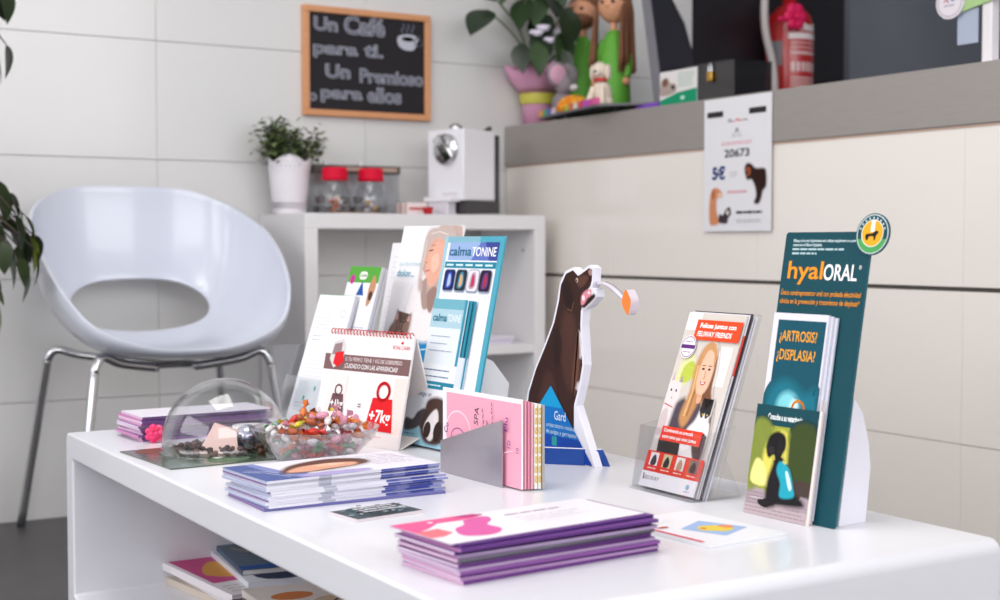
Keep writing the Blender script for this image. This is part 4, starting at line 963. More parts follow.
# --- calming supplement standee
cs_ = thing('teal_border_standee', 'calmatonine standee with teal border and leaflet pocket behind the calendar', 'standee', (.962, 1.845, TZ + .0002), -85)
kw, kh, ke = .152, .3165, 78
q, M_ = panel(cs_, kw, kh, ke, .003, mat('#3f9fb6', .35))
p = Print(kw, kh, M_, .4)
p.rect(.0, 0, .06, 1, '#a9ccd8'); p.rect(.05, .97, .6, 1, '#8fbccb'); p.rect(.06, .0, .93, .97, '#eef0f6')
p.rect(.1, .885, .93, .972, '#6f80c2'); p.poly([(.1, .972), (.62, .972), (.5, .885), (.1, .885)], '#a3bade'); p.poly([(.7, .972), (.93, .972), (.93, .885), (.8, .885)], '#48549f')
p.text('calma', .11, .908, .043, '#0b6f8c', width=.38, off=.02); p.text('TONINE', .5, .906, .043, '#ffffff', width=.4, off=.006)
p.rect(.07, .848, .93, .878, '#2f90a8')
for k in range(5): p.rect(.1 + .165 * k, .858, .1 + .165 * k + .12, .867, '#d6ecf0')
for k, (c1, c2, c3) in enumerate((('#1c2a6c', '#b9c8f0', '#4a62b8'), ('#2a3a44', '#d8b48a', '#4a90a8'), ('#e6dfe6', '#c93a6a', '#b9a9b4'), ('#3a1a3c', '#b03a58', '#6a4a8c'))):
    u = .1 + .205 * k; p.rrect(u - .006, .733, u + .186, .842, '#9aa3b8', .2); p.rrect(u, .74, u + .18, .838, c1, .2); p.blob([(u + .04, .76), (u + .06, .82), (u + .12, .825), (u + .14, .77), (u + .09, .75)], c3); p.blob([(u + .07, .76), (u + .075, .815), (u + .11, .81), (u + .12, .77)], c2)
p.build('printing', q)
# its leaflets and pocket
for k in range(3):
    o = thing('leaflet', 'teal topped calma leaflet in front of the standee pocket' if k == 0 else 'teal edged leaflet behind the first calma leaflet', 'leaflet', (.962, 1.845, TZ + .0002), -85, 'calma leaflets')
    q2, M2 = panel(o, .088, .215, ke, .0018, mat('#dfe7ee', .45) if k == 0 else mat('#2c8ea6', .5), off=.0125 - .004 * k, x=.018 + .004 * k, z=.004, name='sheet')
    if k == 0:
        p = Print(.088, .215, M2, .45); p.rect(0, .93, 1, 1, '#7fb9c8'); p.rect(.0, .80, 1, .93, '#b7d3de'); p.rect(.93, 0, 1, 1, '#3f9fb6'); p.text('calma', .06, .845, .05, '#167f94', width=.42, off=.03); p.text('TONINE', .5, .845, .05, '#e9f2f5', width=.38, off=.02)
        p.rows(.1, .8, .74, 3, .05, .0011, '#8fa0b4', .3, 5); p.rows(.1, .8, .52, 8, .045, .0009, '#b4bfcc', .25, 6); p.build('printing', q2)
pk = MB(); M3 = lean(ke, off=.017); pk.box(0, .112, .0, .121, -.001, .0005, mat('#e6eaf0', .4), M=M3); pk.box(.110, .112, 0, .135, -.0165, -.001, mat('#e6eaf0', .4), M=M3); pk.box(0, .002, 0, .121, -.0165, -.001, mat('#e6eaf0', .4), M=M3); pk.box(0, .112, 0, .003, -.0165, -.001, mat('#e6eaf0', .4), M=M3); po = pk.build('pocket', cs_)
p = Print(.112, .121, lean(ke, off=.0176), .4); p.feather = .18; p.rows(.08, .86, .93, 2, .08, .0018, '#5f7a98', .1, 4); p.rect(0, .70, 1, .79, '#2f90a8'); p.rows(.2, .75, .745, 1, .08, .002, '#e3f0f3', .1, 6); p.text('Tengo un', .2, .6, .055, '#54607a', width=.34)
p.rect(0, 0, 1, .2, '#a9d3e2'); p.blob([(.05, .16), (.03, .3), (.2, .3), (.3, .4), (.5, .46), (.46, .3), (.3, .2)], '#5f5a60'); p.blob([(.42, .2), (.45, .4), (.5, .56), (.75, .6), (.92, .5), (.96, .1), (.6, .04)], '#5a453f'); p.blob([(.5, .18), (.55, .34), (.72, .46), (.8, .3), (.7, .08)], '#e5dfe0'); p.ell(.58, .2, .08, .1, '#4a3a38'); p.ell(.82, .2, .09, .12, '#3f302e'); p.rows(.05, .3, .12, 2, .06, .0012, '#3a8aa8', .1, 7)
p.build('printing', po)
b = MB(); b.add([(kw * .62, .022, .0), (kw * .62, .10, 0), (kw * .62, .115, .09), (kw * .62, .085, .125), (kw * .62, .05, .14)], [(0, 1, 2, 3, 4)], PAPER); o = b.build('easel_flap', cs_); md = o.modifiers.new('thickness', 'SOLIDIFY'); md.thickness = .0012

# --- metal card holder and pink appointment cards
hd_ = thing('card_holder', 'slanted brushed metal card holder with pink cards', 'card holder', (.876, 1.592, TZ + .0002), -88)
SL = mat('#b9b4bc', .32, .75, noise=.05, scale=200, name='satin_metal')
b = MB(); b.prism([(0, 0), (.147, 0), (.147, .083), (0, .041)], -.0015, 0, SL); b.build('front_plate', hd_)
b = MB(); b.box(0, .147, .0, .046, 0, .0015, SL); b.build('base_plate', hd_)
b = MB(); b.prism([(0, .0015), (.147, .0015), (.147, .083), (0, .041)], .0445, .046, SL); b.build('back_plate', hd_)
for k in range(7):
    pink = k < 4
    lab = ('pink handwritten appointment card with white border leaning against the metal plate' if k == 0 else 'pink card behind the handwritten one in the metal holder') if pink else ('white card with yellow ring pattern in the metal holder' if k < 6 else 'grey backing card last in the metal holder')
    o = thing('appointment_card', lab, 'card', (.8795 + (.0034 * k if k < 4 else .0136 + .0042 * (k - 4)), 1.594 - .0005 * k, TZ + .0021), -87.5 + .15 * k, 'cards in the metal holder')
    tk = .0016 if pink else .0034
    b = MB(); b.box(0, .183 + .0006 * k, 0, tk, 0, .109 - .0012 * (k if k else 0), mat(['#f3eef2', '#eba3b9', '#e798b0', '#efb0c2', '#f1efe6', '#efece0', '#a9a7a2'][k], .55)); q = b.build('card', o)
    if k == 0:
        p = Print(.188, .109, PV(0), .55); p.rect(.05, .0, .965, .95, '#f2b3c6'); p.ring(.2, .48, .16, .26, .0022, '#f9dfe8')
        rq = random.Random(3); INK = '#3d2a5e'
        p.text('SPA', .45, .62, .09, '#2a2036', width=.12, rot=82); p.ring(.2, .42, .09, .12, .0012, '#8a3a9a', 14); p.text('Cu', .06, .45, .08, '#7a3a9c', width=.07, rot=75); p.text('ex', .19, .4, .07, '#6a2a8c', width=.07, rot=20)
        for u, v0, v1 in ((.52, .15, .8), (.57, .12, .7), (.64, .5, .9), (.66, .1, .45), (.71, .1, .6)):
            v = v0
            while v < v1:
                L = rq.uniform(.02, .05); p.line([(u, v), (u + rq.uniform(-.012, .012), v + L * .5), (u + rq.uniform(-.006, .006), v + L)], .0009, INK); v += L + .02
        p.text('TD', .86, .42, .06, '#7a3a9c', width=.06, rot=85); p.text('Elu', .83, .62, .07, '#7a3a9c', width=.09, rot=85); p.text('10', .955, .4, .05, '#7a3a9c', width=.035, rot=85)
        p.line([(.56, .06), (.7, .42), (.77, .6)], .001, INK); p.line([(.62, .02), (.8, .38), (.9, .42)], .0008, '#f9dfe8'); p.build('printing', q)
    if k == 4 or k == 5:
        b = MB(); w_ = .183 + .0006 * k + .0002
        for z in range(8):
            P_ = [(w_, .0017 + .0012 * math.cos(a * .63), .012 + .0118 * z + .0042 * math.sin(a * .63)) for a in range(11)]
            b.tube(P_, .0006, mat('#e0b52c', .5), 5, smooth_path=False)
        b.build('ring_pattern', q)

# --- dog standee with blue base and ball
ds = thing('dog_standee', 'cut-out brown labrador standee on blue triangular base catching orange ball', 'standee', (1.064, 1.509, TZ + .0002), -90)
OUT = [(0, 0), (-.0452, .079), (-.0333, .1095), (-.0263, .1358), (-.0288, .1613), (-.0313, .1881), (-.029, .2112), (-.015, .2158), (.0035, .2284), (.0018, .239), (-.009, .2405), (-.0056, .2481), (-.0046, .2668), (-.0143, .2705), (-.0411, .2594), (-.0531, .2667), (-.0721, .2613), (-.0859, .2435), (-.0908, .2212), (-.1033, .1887), (-.1251, .1552), (-.1495, .1209), (-.168, .0863), (-.1778, .052), (-.2, .02), (-.212, 0)]
FOAM = mat('#e9e7f2', .6, name='foam_board')
b = MB(); b.prism(OUT, 0, .0125, FOAM); cut = b.build('cut_out', ds)
p = Print(1, 1, PV(0), .4); p.feather = .3; p.clip = False
BR = '#472c26'
DG = [(-.05, .02), (-.05, .079), (-.0373, .1095), (-.0303, .1358), (-.0328, .1613), (-.0353, .1881), (-.034, .209), (-.028, .2145), (-.0285, .2265), (-.022, .2335), (-.012, .2425), (-.0085, .2501), (-.0078, .264), (-.0145, .2665), (-.0405, .2552), (-.0531, .2627), (-.0700, .2578), (-.0825, .242), (-.087, .2212), (-.0993, .1887), (-.1211, .1552), (-.1455, .1209), (-.164, .0863), (-.172, .052), (-.17, .02)]
p.poly(DG, BR)
p.blob([(-.075, .2), (-.06, .21), (-.048, .19), (-.045, .16), (-.05, .12), (-.06, .1), (-.075, .12), (-.085, .16)], '#5d3d34'); p.blob([(-.052, .095), (-.042, .11), (-.036, .15), (-.04, .18), (-.046, .15), (-.052, .12)], '#7a5648'); p.blob([(-.13, .1), (-.115, .12), (-.1, .11), (-.095, .08), (-.115, .06), (-.14, .07)], '#573a32'); p.blob([(-.1, .17), (-.09, .185), (-.08, .16), (-.088, .13), (-.1, .14)], '#3a231e')
p.blob([(-.076, .243), (-.068, .25), (-.058, .238), (-.052, .219), (-.057, .206), (-.066, .208), (-.075, .226)], '#331f1b'); p.line([(-.066, .21), (-.056, .207), (-.051, .219)], .0014, '#8a6052'); p.blob([(-.045, .25), (-.03, .256), (-.016, .255), (-.022, .246), (-.036, .24)], '#6b473c')
p.ell(-.043, .2495, .0028, .0032, '#d8c4b4'); p.ell(-.0435, .2488, .0016, .0018, '#20120f'); p.blob([(-.016, .262), (-.010, .2655), (-.0078, .259), (-.012, .2565)], '#b08a86')
p.blob([(-.033, .2165), (-.022, .2215), (-.012, .229), (-.002, .232), (-.0005, .2275), (-.014, .2185), (-.026, .2125)], '#3a211e'); p.blob([(-.032, .217), (-.031, .229), (-.021, .236), (-.010, .2375), (-.009, .2305), (-.018, .226), (-.024, .219)], '#e39aa8'); p.ell(-.027, .226, .0035, .004, '#f6e3e6'); p.ell(-.014, .2335, .003, .002, '#f6e3e6')
p.poly([(-.005, .0015), (-.106, .101), (-.207, .0015)], '#1f7fc6'); p.poly([(-.076, .0715), (-.106, .101), (-.136, .0715)], '#1fa6d6'); p.poly([(-.005, .0015), (-.0365, .032), (-.1755, .032), (-.207, .0015)], '#1a58b4')
p.text('Gard', -.097, .0545, .0125, '#e9f2fa', width=.028); p.text('antiparasitario mensual', -.117, .0435, .006, '#cfe4f4', width=.07); p.text('de pulgas y garrapatas', -.117, .0345, .006, '#cfe4f4', width=.075); p.rrect(-.103, .018, -.09, .031, '#3fa6a8'); p.build('printing', cut)
b = MB(); Mq = Matrix.Translation((-.022, .004, 0)) @ Matrix.Rotation(R(44), 4, 'Z')
b.prism([(-.078, 0), (.03, 0), (.025, .012), (.02, .022), (-.07, .022), (-.076, .014)], -.002, .002, mat('#17489c', .4), M=Mq); b.box(-.068, .019, -.002, .002, .022, .0228, FOAM, M=Mq); b.build('cross_foot', ds)
# springy clear strip and ball
st_ = MB(); P_ = [(-.004, .006, .2455), (.012, .002, .2465), (.03, .0, .243), (.045, .0, .236), (.058, .0, .2285), (.066, .0, .224)]; v = []; f = []
for x, y, z in P_: v += [(x, y - .001, z - .0022), (x, y + .008, z - .0022), (x, y + .008, z + .0022), (x, y - .001, z + .0022)]
for i in range(len(P_) - 1):
    for k in range(4): f.append((4 * i + k, 4 * i + (k + 1) % 4, 4 * i + 4 + (k + 1) % 4, 4 * i + 4 + k))
st_.add(v, f, mat('#cfc8d2', .2, name='frosted_strip'), True); st_.build('strip', ds)
HX = smooth_loop([(.064, .223), (.068, .2355), (.073, .24), (.0785, .2345), (.0835, .226), (.081, .214), (.0765, .208), (.071, .2125)], 4)
b = MB(); b.prism(HX, -.004, .009, mat('#f0812f', .45), mat('#d9cdd6', .5)); b.build('ball', ds)

# --- clear holder with feline leaflets
fh = thing('brochure_holder', 'clear acrylic brochure holder with orange bannered cat leaflets', 'brochure holder', (1.014, 1.366, TZ + .0002), -90)
fe_ = 70
b = MB(); b.box(0, .121, .0, .075, 0, .0025, GLASS); b.build('base', fh)
b = MB(); b.box(0, .121, .003, .228, -.002, 0, GLASS, M=Matrix.Translation((0, .0262, 0)) @ lean(fe_)); b.build('back_panel', fh)
b = MB(); b.box(0, .121, .003, .078, -.002, 0, GLASS, M=Matrix.Translation((0, .004, 0)) @ lean(80)); b.build('front_panel', fh)
for x in (0, .119):
    b = MB(); b.add([(x, .004, .0025), (x, .036, .0025), (x, .066, .085), (x, .017, .076)] + [(x + .002, .004, .0025), (x + .002, .036, .0025), (x + .002, .066, .085), (x + .002, .017, .076)], [(0, 1, 2, 3), (7, 6, 5, 4), (0, 4, 5, 1), (1, 5, 6, 2), (2, 6, 7, 3), (3, 7, 4, 0)], GLASS); b.build('side_panel', fh)
b = MB(); b.add([(.119, .074, .0025), (.121, .074, .0025), (.121, .05, .05), (.119, .05, .05), (.119, .036, .0025), (.121, .036, .0025)], [(0, 1, 2, 3), (0, 3, 4), (1, 5, 2)], GLASS); b.build('brace', fh)
def dF(p):
    p.rect(0, 0, 1, 1, '#d9d2cb'); p.rect(0, .9, .25, 1, '#efeae8'); p.rrect(.72, .6, .92, .82, '#efe9e6', .1)
    p.blob([(.1, .6), (.12, .72), (.3, .76), (.36, .66), (.25, .58)], '#dfe0b0'); p.blob([(.16, .62), (.2, .7), (.33, .72), (.38, .64), (.26, .6)], '#c3cf5e')
    # white cat at her shoulder
    p.blob([(.0, .3), (.0, .58), (.05, .63), (.1, .6), (.18, .61), (.22, .58), (.23, .48), (.2, .36), (.12, .28)], '#e7dcdc'); p.blob([(.0, .3), (.02, .42), (.1, .44), (.14, .36), (.1, .3)], '#d3c4c6'); p.line([(.02, .47), (.2, .452)], .0014, '#c9525e'); p.poly([(.03, .6), (.05, .65), (.08, .61)], '#cbb6b6'); p.ell(.07, .55, .012, .008, '#4a3a38'); p.ell(.16, .55, .012, .008, '#4a3a38'); p.poly([(.1, .51), (.13, .51), (.115, .5)], '#d88a90'); p.poly([(.17, .6), (.2, .64), (.23, .6)], '#b9a9a9')
    # woman with long hair
    p.blob([(.2, .24), (.22, .45), (.28, .5), (.4, .52), (.62, .52), (.85, .5), (.9, .2), (.6, .14), (.3, .16)], '#5f5560')
    p.blob([(.42, .36), (.35, .42), (.4, .56), (.38, .7), (.44, .8), (.56, .84), (.68, .8), (.74, .7), (.76, .58), (.8, .5), (.7, .48), (.6, .5), (.5, .38)], '#c9996a'); p.blob([(.68, .8), (.74, .7), (.76, .58), (.82, .5), (.7, .48), (.64, .56)], '#8a5f44'); p.line([(.43, .7), (.45, .55), (.42, .42)], .003, '#e0bb8a'); p.line([(.47, .72), (.49, .55), (.47, .42)], .002, '#a97a50')
    p.blob([(.47, .7), (.48, .6), (.55, .545), (.62, .545), (.69, .6), (.7, .72), (.62, .79), (.53, .79)], '#edc4ac'); p.blob([(.53, .79), (.47, .72), (.45, .78), (.56, .83), (.69, .79), (.7, .7), (.64, .78)], '#d0a173')
    p.ell(.53, .687, .024, .006, '#5a4238'); p.ell(.635, .687, .024, .006, '#5a4238'); p.line([(.5, .705), (.56, .707)], .0012, '#a07a5c'); p.line([(.61, .707), (.67, .705)], .0012, '#a07a5c'); p.line([(.585, .675), (.59, .64), (.575, .634)], .001, '#d29c84'); p.line([(.545, .613), (.565, .603), (.6, .603), (.625, .614)], .0022, '#c9646a'); p.line([(.56, .607), (.61, .607)], .001, '#faf4f2')
    p.blob([(.56, .55), (.6, .53), (.64, .55), (.63, .5), (.57, .5)], '#e2b399')
    # black and white cat in her arms
    p.blob([(.48, .24), (.54, .34), (.64, .4), (.68, .46), (.69, .52), (.74, .48), (.8, .48), (.86, .52), (.86, .42), (.9, .34), (.88, .22), (.7, .18), (.56, .17)], '#efe8e8'); p.blob([(.68, .46), (.69, .53), (.73, .48), (.8, .485), (.86, .53), (.86, .45), (.8, .42), (.77, .45), (.73, .42)], '#3b383c'); p.blob([(.7, .28), (.78, .34), (.9, .32), (.9, .2), (.78, .2)], '#3b383c'); p.ell(.74, .44, .012, .006, '#c9b84e'); p.ell(.82, .44, .012, .006, '#c9b84e'); p.blob([(.5, .27), (.6, .33), (.68, .3), (.66, .25), (.56, .23)], '#f6f1f0')
    p.rect(.21, .845, .99, .96, '#ee5a2c'); p.text('Felices juntos con', .28, .915, .027, '#ffffff', width=.62, off=.025); p.text('FELIWAY FRIENDS', .26, .866, .029, '#ffffff', width=.6, off=.015, shear=.2)
    p.ell(.17, .8, .135, .066, '#f2ecef'); p.ring(.17, .8, .12, .058, .0009, '#7a4a90'); p.rect(.05, .79, .29, .812, '#6b3a86'); p.rows(.1, .25, .83, 1, .02, .001, '#9a7aa8', .1, 2); p.rows(.1, .25, .77, 1, .02, .001, '#9a7aa8', .1, 3)
    p.poly([(.12, .275), (.5, .275), (.52, .2), (.14, .2)], '#3a3230'); p.rect(.13, .265, .84, .345, '#ee4a2c'); p.text('Convivencia en armonía', .17, .315, .02, '#ffffff', width=.52, off=.02); p.text('entre gatos que viven juntos', .17, .28, .02, '#ffffff', width=.6, off=.02)
    p.rect(0, .085, 1, .2, '#ea4630')
    for k, (c1, c2) in enumerate((('#efe6e6', '#4a4448'), ('#d9cfa8', '#3a3034'), ('#f0ebe6', '#c9a48a'), ('#8a7a70', '#2f2a2c'))):
        u = .07 + .235 * k; p.rect(u, .12, u + .15, .192, c1); p.blob([(u + .03, .125), (u + .04, .16), (u + .08, .18), (u + .12, .155), (u + .11, .125)], c2); p.rows(u, u + .16, .104, 1, .015, .0014, '#f8d8d0', .1, k)
    p.rect(0, 0, 1, .085, '#f4f1f4'); p.text('FELIWAY', .07, .04, .022, '#4a3f56', width=.27, shear=.3); p.line([(.05, .07), (.06, .04)], .002, '#4a3f56'); p.ell(.85, .045, .03, .015, '#8fc6d8'); p.rows(.8, .9, .02, 1, .01, .001, '#9aa0aa', .1, 3)
for k in range(5):
    o = thing('cat_leaflet', 'cat leaflet with orange banner and smiling woman front in the clear holder' if k == 0 else 'leaflet standing behind the orange bannered one in the clear holder', 'leaflet', (1.0235 + .003, 1.3625, TZ + .003), -90, 'leaflets in the clear holder')
    q, M_ = panel(o, .107 , .224 + .002 * (k % 3), fe_, .0012, mat(['#efecee', '#d9d6dc', '#3a3238', '#c9c8d0', '#dedbe2'][k], .5), off=.0 - .0024 * k, x=.003 + .0016 * k, name='sheet')
    if k == 0:
        p = Print(.107, .224, M_, .4); p.feather = .16; dF(p); p.build('printing', q)
    elif k == 1:
        b = MB(); b.box(.1055, .1072, .15, .2, -.0014, .0002, mat('#d8402c', .5), M=M_); b.build('printed_edge', o)

# --- teal joint supplement standee
hy = thing('teal_standee', 'tall teal hyaloral standee with dog photo pocket and round corner badge', 'standee', (1.031, 1.175, TZ + .0002), -87)
hw_, hh_, he = .124, .3165, 80.2
TEAL = mat('#05444f', .5, 0, .22, name='teal_print')
Mh = Matrix.Translation((0, .0105, 0)) @ lean(he)
pts = rr(0, hw_, 0, hh_, .004, 4)
b = MB(); b.prism(pts, -.0, .003, TEAL, mat('#0d5a68', .5), M=Mh @ Matrix(((1, 0, 0, 0), (0, 0, 1, 0), (0, -1, 0, 0), (0, 0, 0, 1)))); bp_ = b.build('board', hy)
p = Print(hw_, hh_, Mh, .4)
p.text('Efficacy of an oral hyaluronate and collagen supplement as a preventive', .1, .965, .010, '#d6e6e8', width=.8, off=.02); p.text('treatment of Elbow Dysplasia.', .1, .95, .010, '#d6e6e8', width=.35, off=.02); p.rows(.1, .72, .939, 1, .02, .0022, '#b9d0d4', .02, 5); p.rows(.1, .4, .924, 1, .02, .0022, '#b9d0d4', .02, 6)
p.text('hyal', .08, .835, .062, '#f4a42a', width=.42, off=.015); p.text('ORAL', .51, .832, .055, '#ffffff', width=.38, off=.015); p.text('®', .905, .87, .014, '#ffffff', width=.03)
p.text('Único condroprotector oral con probada efectividad', .03, .775, .018, '#f2a63a', width=.93, off=.01); p.text('clínica en la prevención y tratamiento de displasia*', .03, .745, .018, '#f2a63a', width=.93, off=.01); p.build('printing', bp_)
# badge
Mb = Mh @ Matrix.Translation((hw_ * 1.02, hh_ * .99, .0006))
b = MB(); b.cyl(.0225, 0, .002, mat('#0b5160', .4), 40, M=Mb); bo = b.build('badge', hy)
p = Print(.045, .045, Mb @ Matrix.Translation((-.0225, -.0225, .0021)), .4); p.ell(.5, .5, .47, .47, '#e9ece8'); p.ell(.5, .5, .45, .45, '#0f5a66'); p.poly([(.5 + .45 * math.cos(R(a)), .5 + .45 * math.sin(R(a))) for a in range(195, 346, 10)], '#5fae6a'); p.ell(.5, .52, .33, .33, '#eef0ec'); p.ell(.5, .52, .31, .31, '#f0b62e'); p.rect(.44, .55, .56, .83, '#f4f0e4')
p.blob([(.3, .42), (.32, .5), (.5, .52), (.6, .58), (.68, .55), (.66, .5), (.62, .46), (.6, .36), (.56, .36), (.54, .44), (.42, .44), (.38, .36), (.34, .36)], '#2a241c')
for k in range(9):
    a = R(160 - 17.5 * k); p.ell(.5 + .385 * math.cos(a), .5 + .385 * math.sin(a), .022, .03, '#d6e6e8', n=8)
p.build('printing', bo)
# leaflets in the pocket
for k in range(3):
    o = thing('leaflet', 'teal leaflet asking artrosis and displasia in the teal standee pocket' if k == 0 else 'white leaflet behind the artrosis leaflet in the standee pocket', 'leaflet', (1.031, 1.175, TZ + .0002), -87, 'leaflets in the teal standee')
    Ml = Matrix.Translation((0, .0105, .0)) @ lean(he, off=.0082 - .0026 * k, x=.006 + .004 * k, z=.004)
    b = MB(); b.box(0, .081, 0, .22 - .001 * k, -.0024, 0, mat('#dcdce6', .5) if k == 0 else mat('#cfd0dc', .6), M=Ml); q = b.build('sheet', o)
    if k == 0:
        p = Print(.081, .22, Ml, .4); p.feather = .4; p.base = '#0e5f70'; p.rect(.1, 0, .97, .965, '#0e5f70'); p.rect(.1, 0, .97, .42, '#1c8ea0'); p.blob([(.12, .43), (.12, .6), (.4, .66), (.75, .6), (.95, .62), (.95, .42)], '#1a7f92')
        p.text('¿ARTROSIS?', .16, .86, .052, '#f0b03c', width=.68, off=.015); p.text('¿DISPLASIA?', .15, .765, .052, '#f0b03c', width=.7, off=.015)
        p.blob([(.3, .42), (.28, .55), (.42, .6), (.6, .58), (.7, .5), (.66, .42)], '#8fd6de'); p.blob([(.5, .42), (.48, .5), (.56, .57), (.66, .54), (.64, .42)], '#d3f0f2'); p.ring(.66, .52, .11, .045, .003, '#f0a030'); p.blob([(.24, .4), (.24, .45), (.32, .47), (.4, .48), (.46, .47), (.5, .49), (.54, .46), (.5, .4)], '#f0f2f4'); p.build('printing', q)
# pocket
Mp = lean(he, off=.0)
pkw = .093; pkh = .122
b = MB(); b.box(0, pkw, 0, pkh, -.001, 0, TEAL, M=Mp); po = b.build('pocket_front', hy)
b = MB(); b.box(pkw - .001, pkw, 0, pkh + .012, -.0098, -.001, mat('#e3d8d6', .5), M=Mp); b.box(pkw, pkw + .0035, 0, pkh, -.0015, .0002, mat('#e8dcd8', .5), M=Mp); b.box(0, .001, 0, pkh, -.0098, -.001, TEAL, M=Mp); b.box(0, pkw, 0, .002, -.0098, -.001, TEAL, M=Mp); b.build('pocket_side', hy)
p = Print(pkw, pkh, Mp, .4); p.feather = .2; p.base = '#05444f'
p.text('Consulte a su veterinario', .2, .875, .052, '#eef3f3', width=.56, off=.03); p.rect(0, 0, 1, .82, '#a9b04a')
p.rect(0, 0, 1, .24, '#b9a9b0'); p.blob([(.0, .24), (.0, .82), (.28, .82), (.3, .5), (.2, .3)], '#8f9a4a'); p.blob([(.25, .3), (.22, .6), (.4, .78), (.62, .7), (.66, .4), (.5, .26)], '#e6dc72'); p.blob([(.05, .3), (.1, .5), (.25, .45), (.3, .28)], '#efe79a'); p.blob([(.62, .4), (.62, .82), (1, .82), (1, .3), (.7, .3)], '#4b5a2c'); p.blob([(.66, .26), (.75, .36), (1, .36), (1, .24)], '#584a44'); p.rect(0, .0, 1, .1, '#c3b3b8'); p.rows(.02, .98, .2, 6, .033, .0012, '#a5959c', .1, 5)
p.blob([(.34, .1), (.32, .3), (.38, .48), (.4, .58), (.5, .56), (.62, .44), (.76, .26), (.9, .2), (.92, .15), (.7, .13), (.52, .12), (.46, .1)], '#241f24'); p.blob([(.25, .6), (.28, .72), (.4, .77), (.52, .74), (.55, .64), (.5, .55), (.54, .48), (.42, .5), (.38, .56), (.3, .53)], '#1c181c'); p.ell(.33, .6, .05, .035, '#3a3336'); p.ell(.47, .64, .05, .07, '#2b2529')
p.blob([(.48, .5), (.56, .5), (.66, .44), (.74, .3), (.76, .22), (.56, .2), (.54, .32), (.46, .42)], '#2fb0c2'); p.blob([(.6, .42), (.64, .42), (.72, .3), (.68, .28)], '#d6f0f4'); p.blob([(.24, .1), (.22, .14), (.34, .16), (.4, .12), (.36, .08)], '#2a2428'); p.rows(.1, .3, .155, 1, .02, .001, '#e9e4e6', .1, 4); p.build('printing', po)
b = MB(); fl = [(.026, 0), (.068, 0), (.075, .06), (.072, .085), (.062, .118), (.048, .135)]
b.add([(hw_ * .93, y, z) for y, z in fl] + [(hw_ * .93 - .0015, y, z) for y, z in fl], [list(range(6)), list(range(6, 12))[::-1]] + [(i, 6 + i, 6 + (i + 1) % 6, (i + 1) % 6) for i in range(6)], mat('#e6e4ee', .5)); b.build('easel_flap', hy)

# --- green mat, dome and what lies under it
mt = thing('green_mat', 'dark green printed sheet under the clear dome', 'mat', (.575, 1.787, TZ + .0002), 4)
b = MB(); b.box(0, .215, 0, .19, 0, .0015, mat('#3f5440', .25, noise=.45, scale=18, coat=.3, name='green_photo_print')); o = b.build('sheet', mt)
p = Print(.215, .19, flat(.0015), .3); p.blob([(.06, .8), (.1, .95), (.24, .96), (.26, .84), (.16, .74)], '#8a5a50'); p.blob([(.3, .1), (.4, .3), (.6, .2), (.5, .05)], '#5c7a58'); p.line([(.02, .55), (.3, .62)], .0012, '#8fa08c'); p.line([(.1, .3), (.5, .36)], .001, '#8fa08c'); p.build('printing', o)
DX, DY, DR = .694, 1.909, .0885; DZ = TZ + .0018
dm = thing('display_dome', 'clear plastic dome covering small samples on the green sheet', 'dome', (DX, DY, DZ))
pr = [(DR + .004, 0), (DR + .004, .002), (DR, .003)] + [(DR * math.cos(R(a)), .014 + .09 * math.sin(R(a))) for a in range(0, 86, 5)] + [(.0015, .104)]
b = MB(); b.lathe(pr, DOME, 56); b.lathe([(r - .0018 if r > .002 else r, z - .0012 if z > .005 else z) for r, z in pr], DOME, 56); b.build('shell', dm)
b = MB(); b.prism([(-.03, 0), (.03, 0), (.022, .034), (-.012, .046)], -.001, .001, mat('#e6c3ba', .5), M=Matrix.Rotation(R(-25), 4, 'X')); b.prism([(-.03, 0), (.03, 0), (.022, .034), (-.012, .046)], -.001, .001, mat('#d9a79c', .5), M=Matrix.Translation((0, .04, 0)) @ Matrix.Rotation(R(25), 4, 'X'))
b.bm; o = tag(b.build('folded_card'), 'small folded pinkish card under the clear dome', 'card'); o.location = (DX - .022, DY - .034, DZ + .0); o.rotation_euler = (0, 0, R(-40))
b = MB(); b.ball((0, 0, .019), .019, mat('#a7a9bd', .15, .9), 24, 14); b.lathe([(.0192, .017), (.0197, .019), (.0192, .021)], mat('#6c6e80', .3, .8), 24); o = tag(b.build('metal_ball'), 'shiny grey ball with seam under the clear dome', 'ball'); o.location = (DX + .026, DY - .022, DZ)
b = MB(); b.lathe([(0, 0), (.02, 0), (.025, .008), (.027, .026), (.0275, .029), (.025, .029), (.022, .01), (0, .006)], mat('#d9d6d4', .5, noise=.08), 24); o = tag(b.build('white_cup'), 'small white cup under the clear dome next to the ball', 'cup'); o.location = (DX + .052, DY + .03, DZ)
b = MB(); rn = random.Random(14)
for k in range(170):
    a = rn.uniform(0, 6.3); r0 = .074 * math.sqrt(rn.random()); x, y = r0 * math.cos(a), r0 * math.sin(a)
    if math.hypot(x - .026, y + .022) < .022 or math.hypot(x - .052, y - .03) < .028: continue
    b.ball((x, y, .004 + .006 * rn.random() * (r0 < .06)), (rn.uniform(.003, .0055), rn.uniform(.003, .005), .0035), mat(rn.choice(['#3a2a26', '#5a4034', '#4a3a34', '#6a4a3c', '#2e2624']), .7), 6, 4)
o = tag(b.build('kibble'), 'loose brown pellets scattered under the clear dome', 'pellets', kind='stuff'); o.location = (DX, DY, DZ)

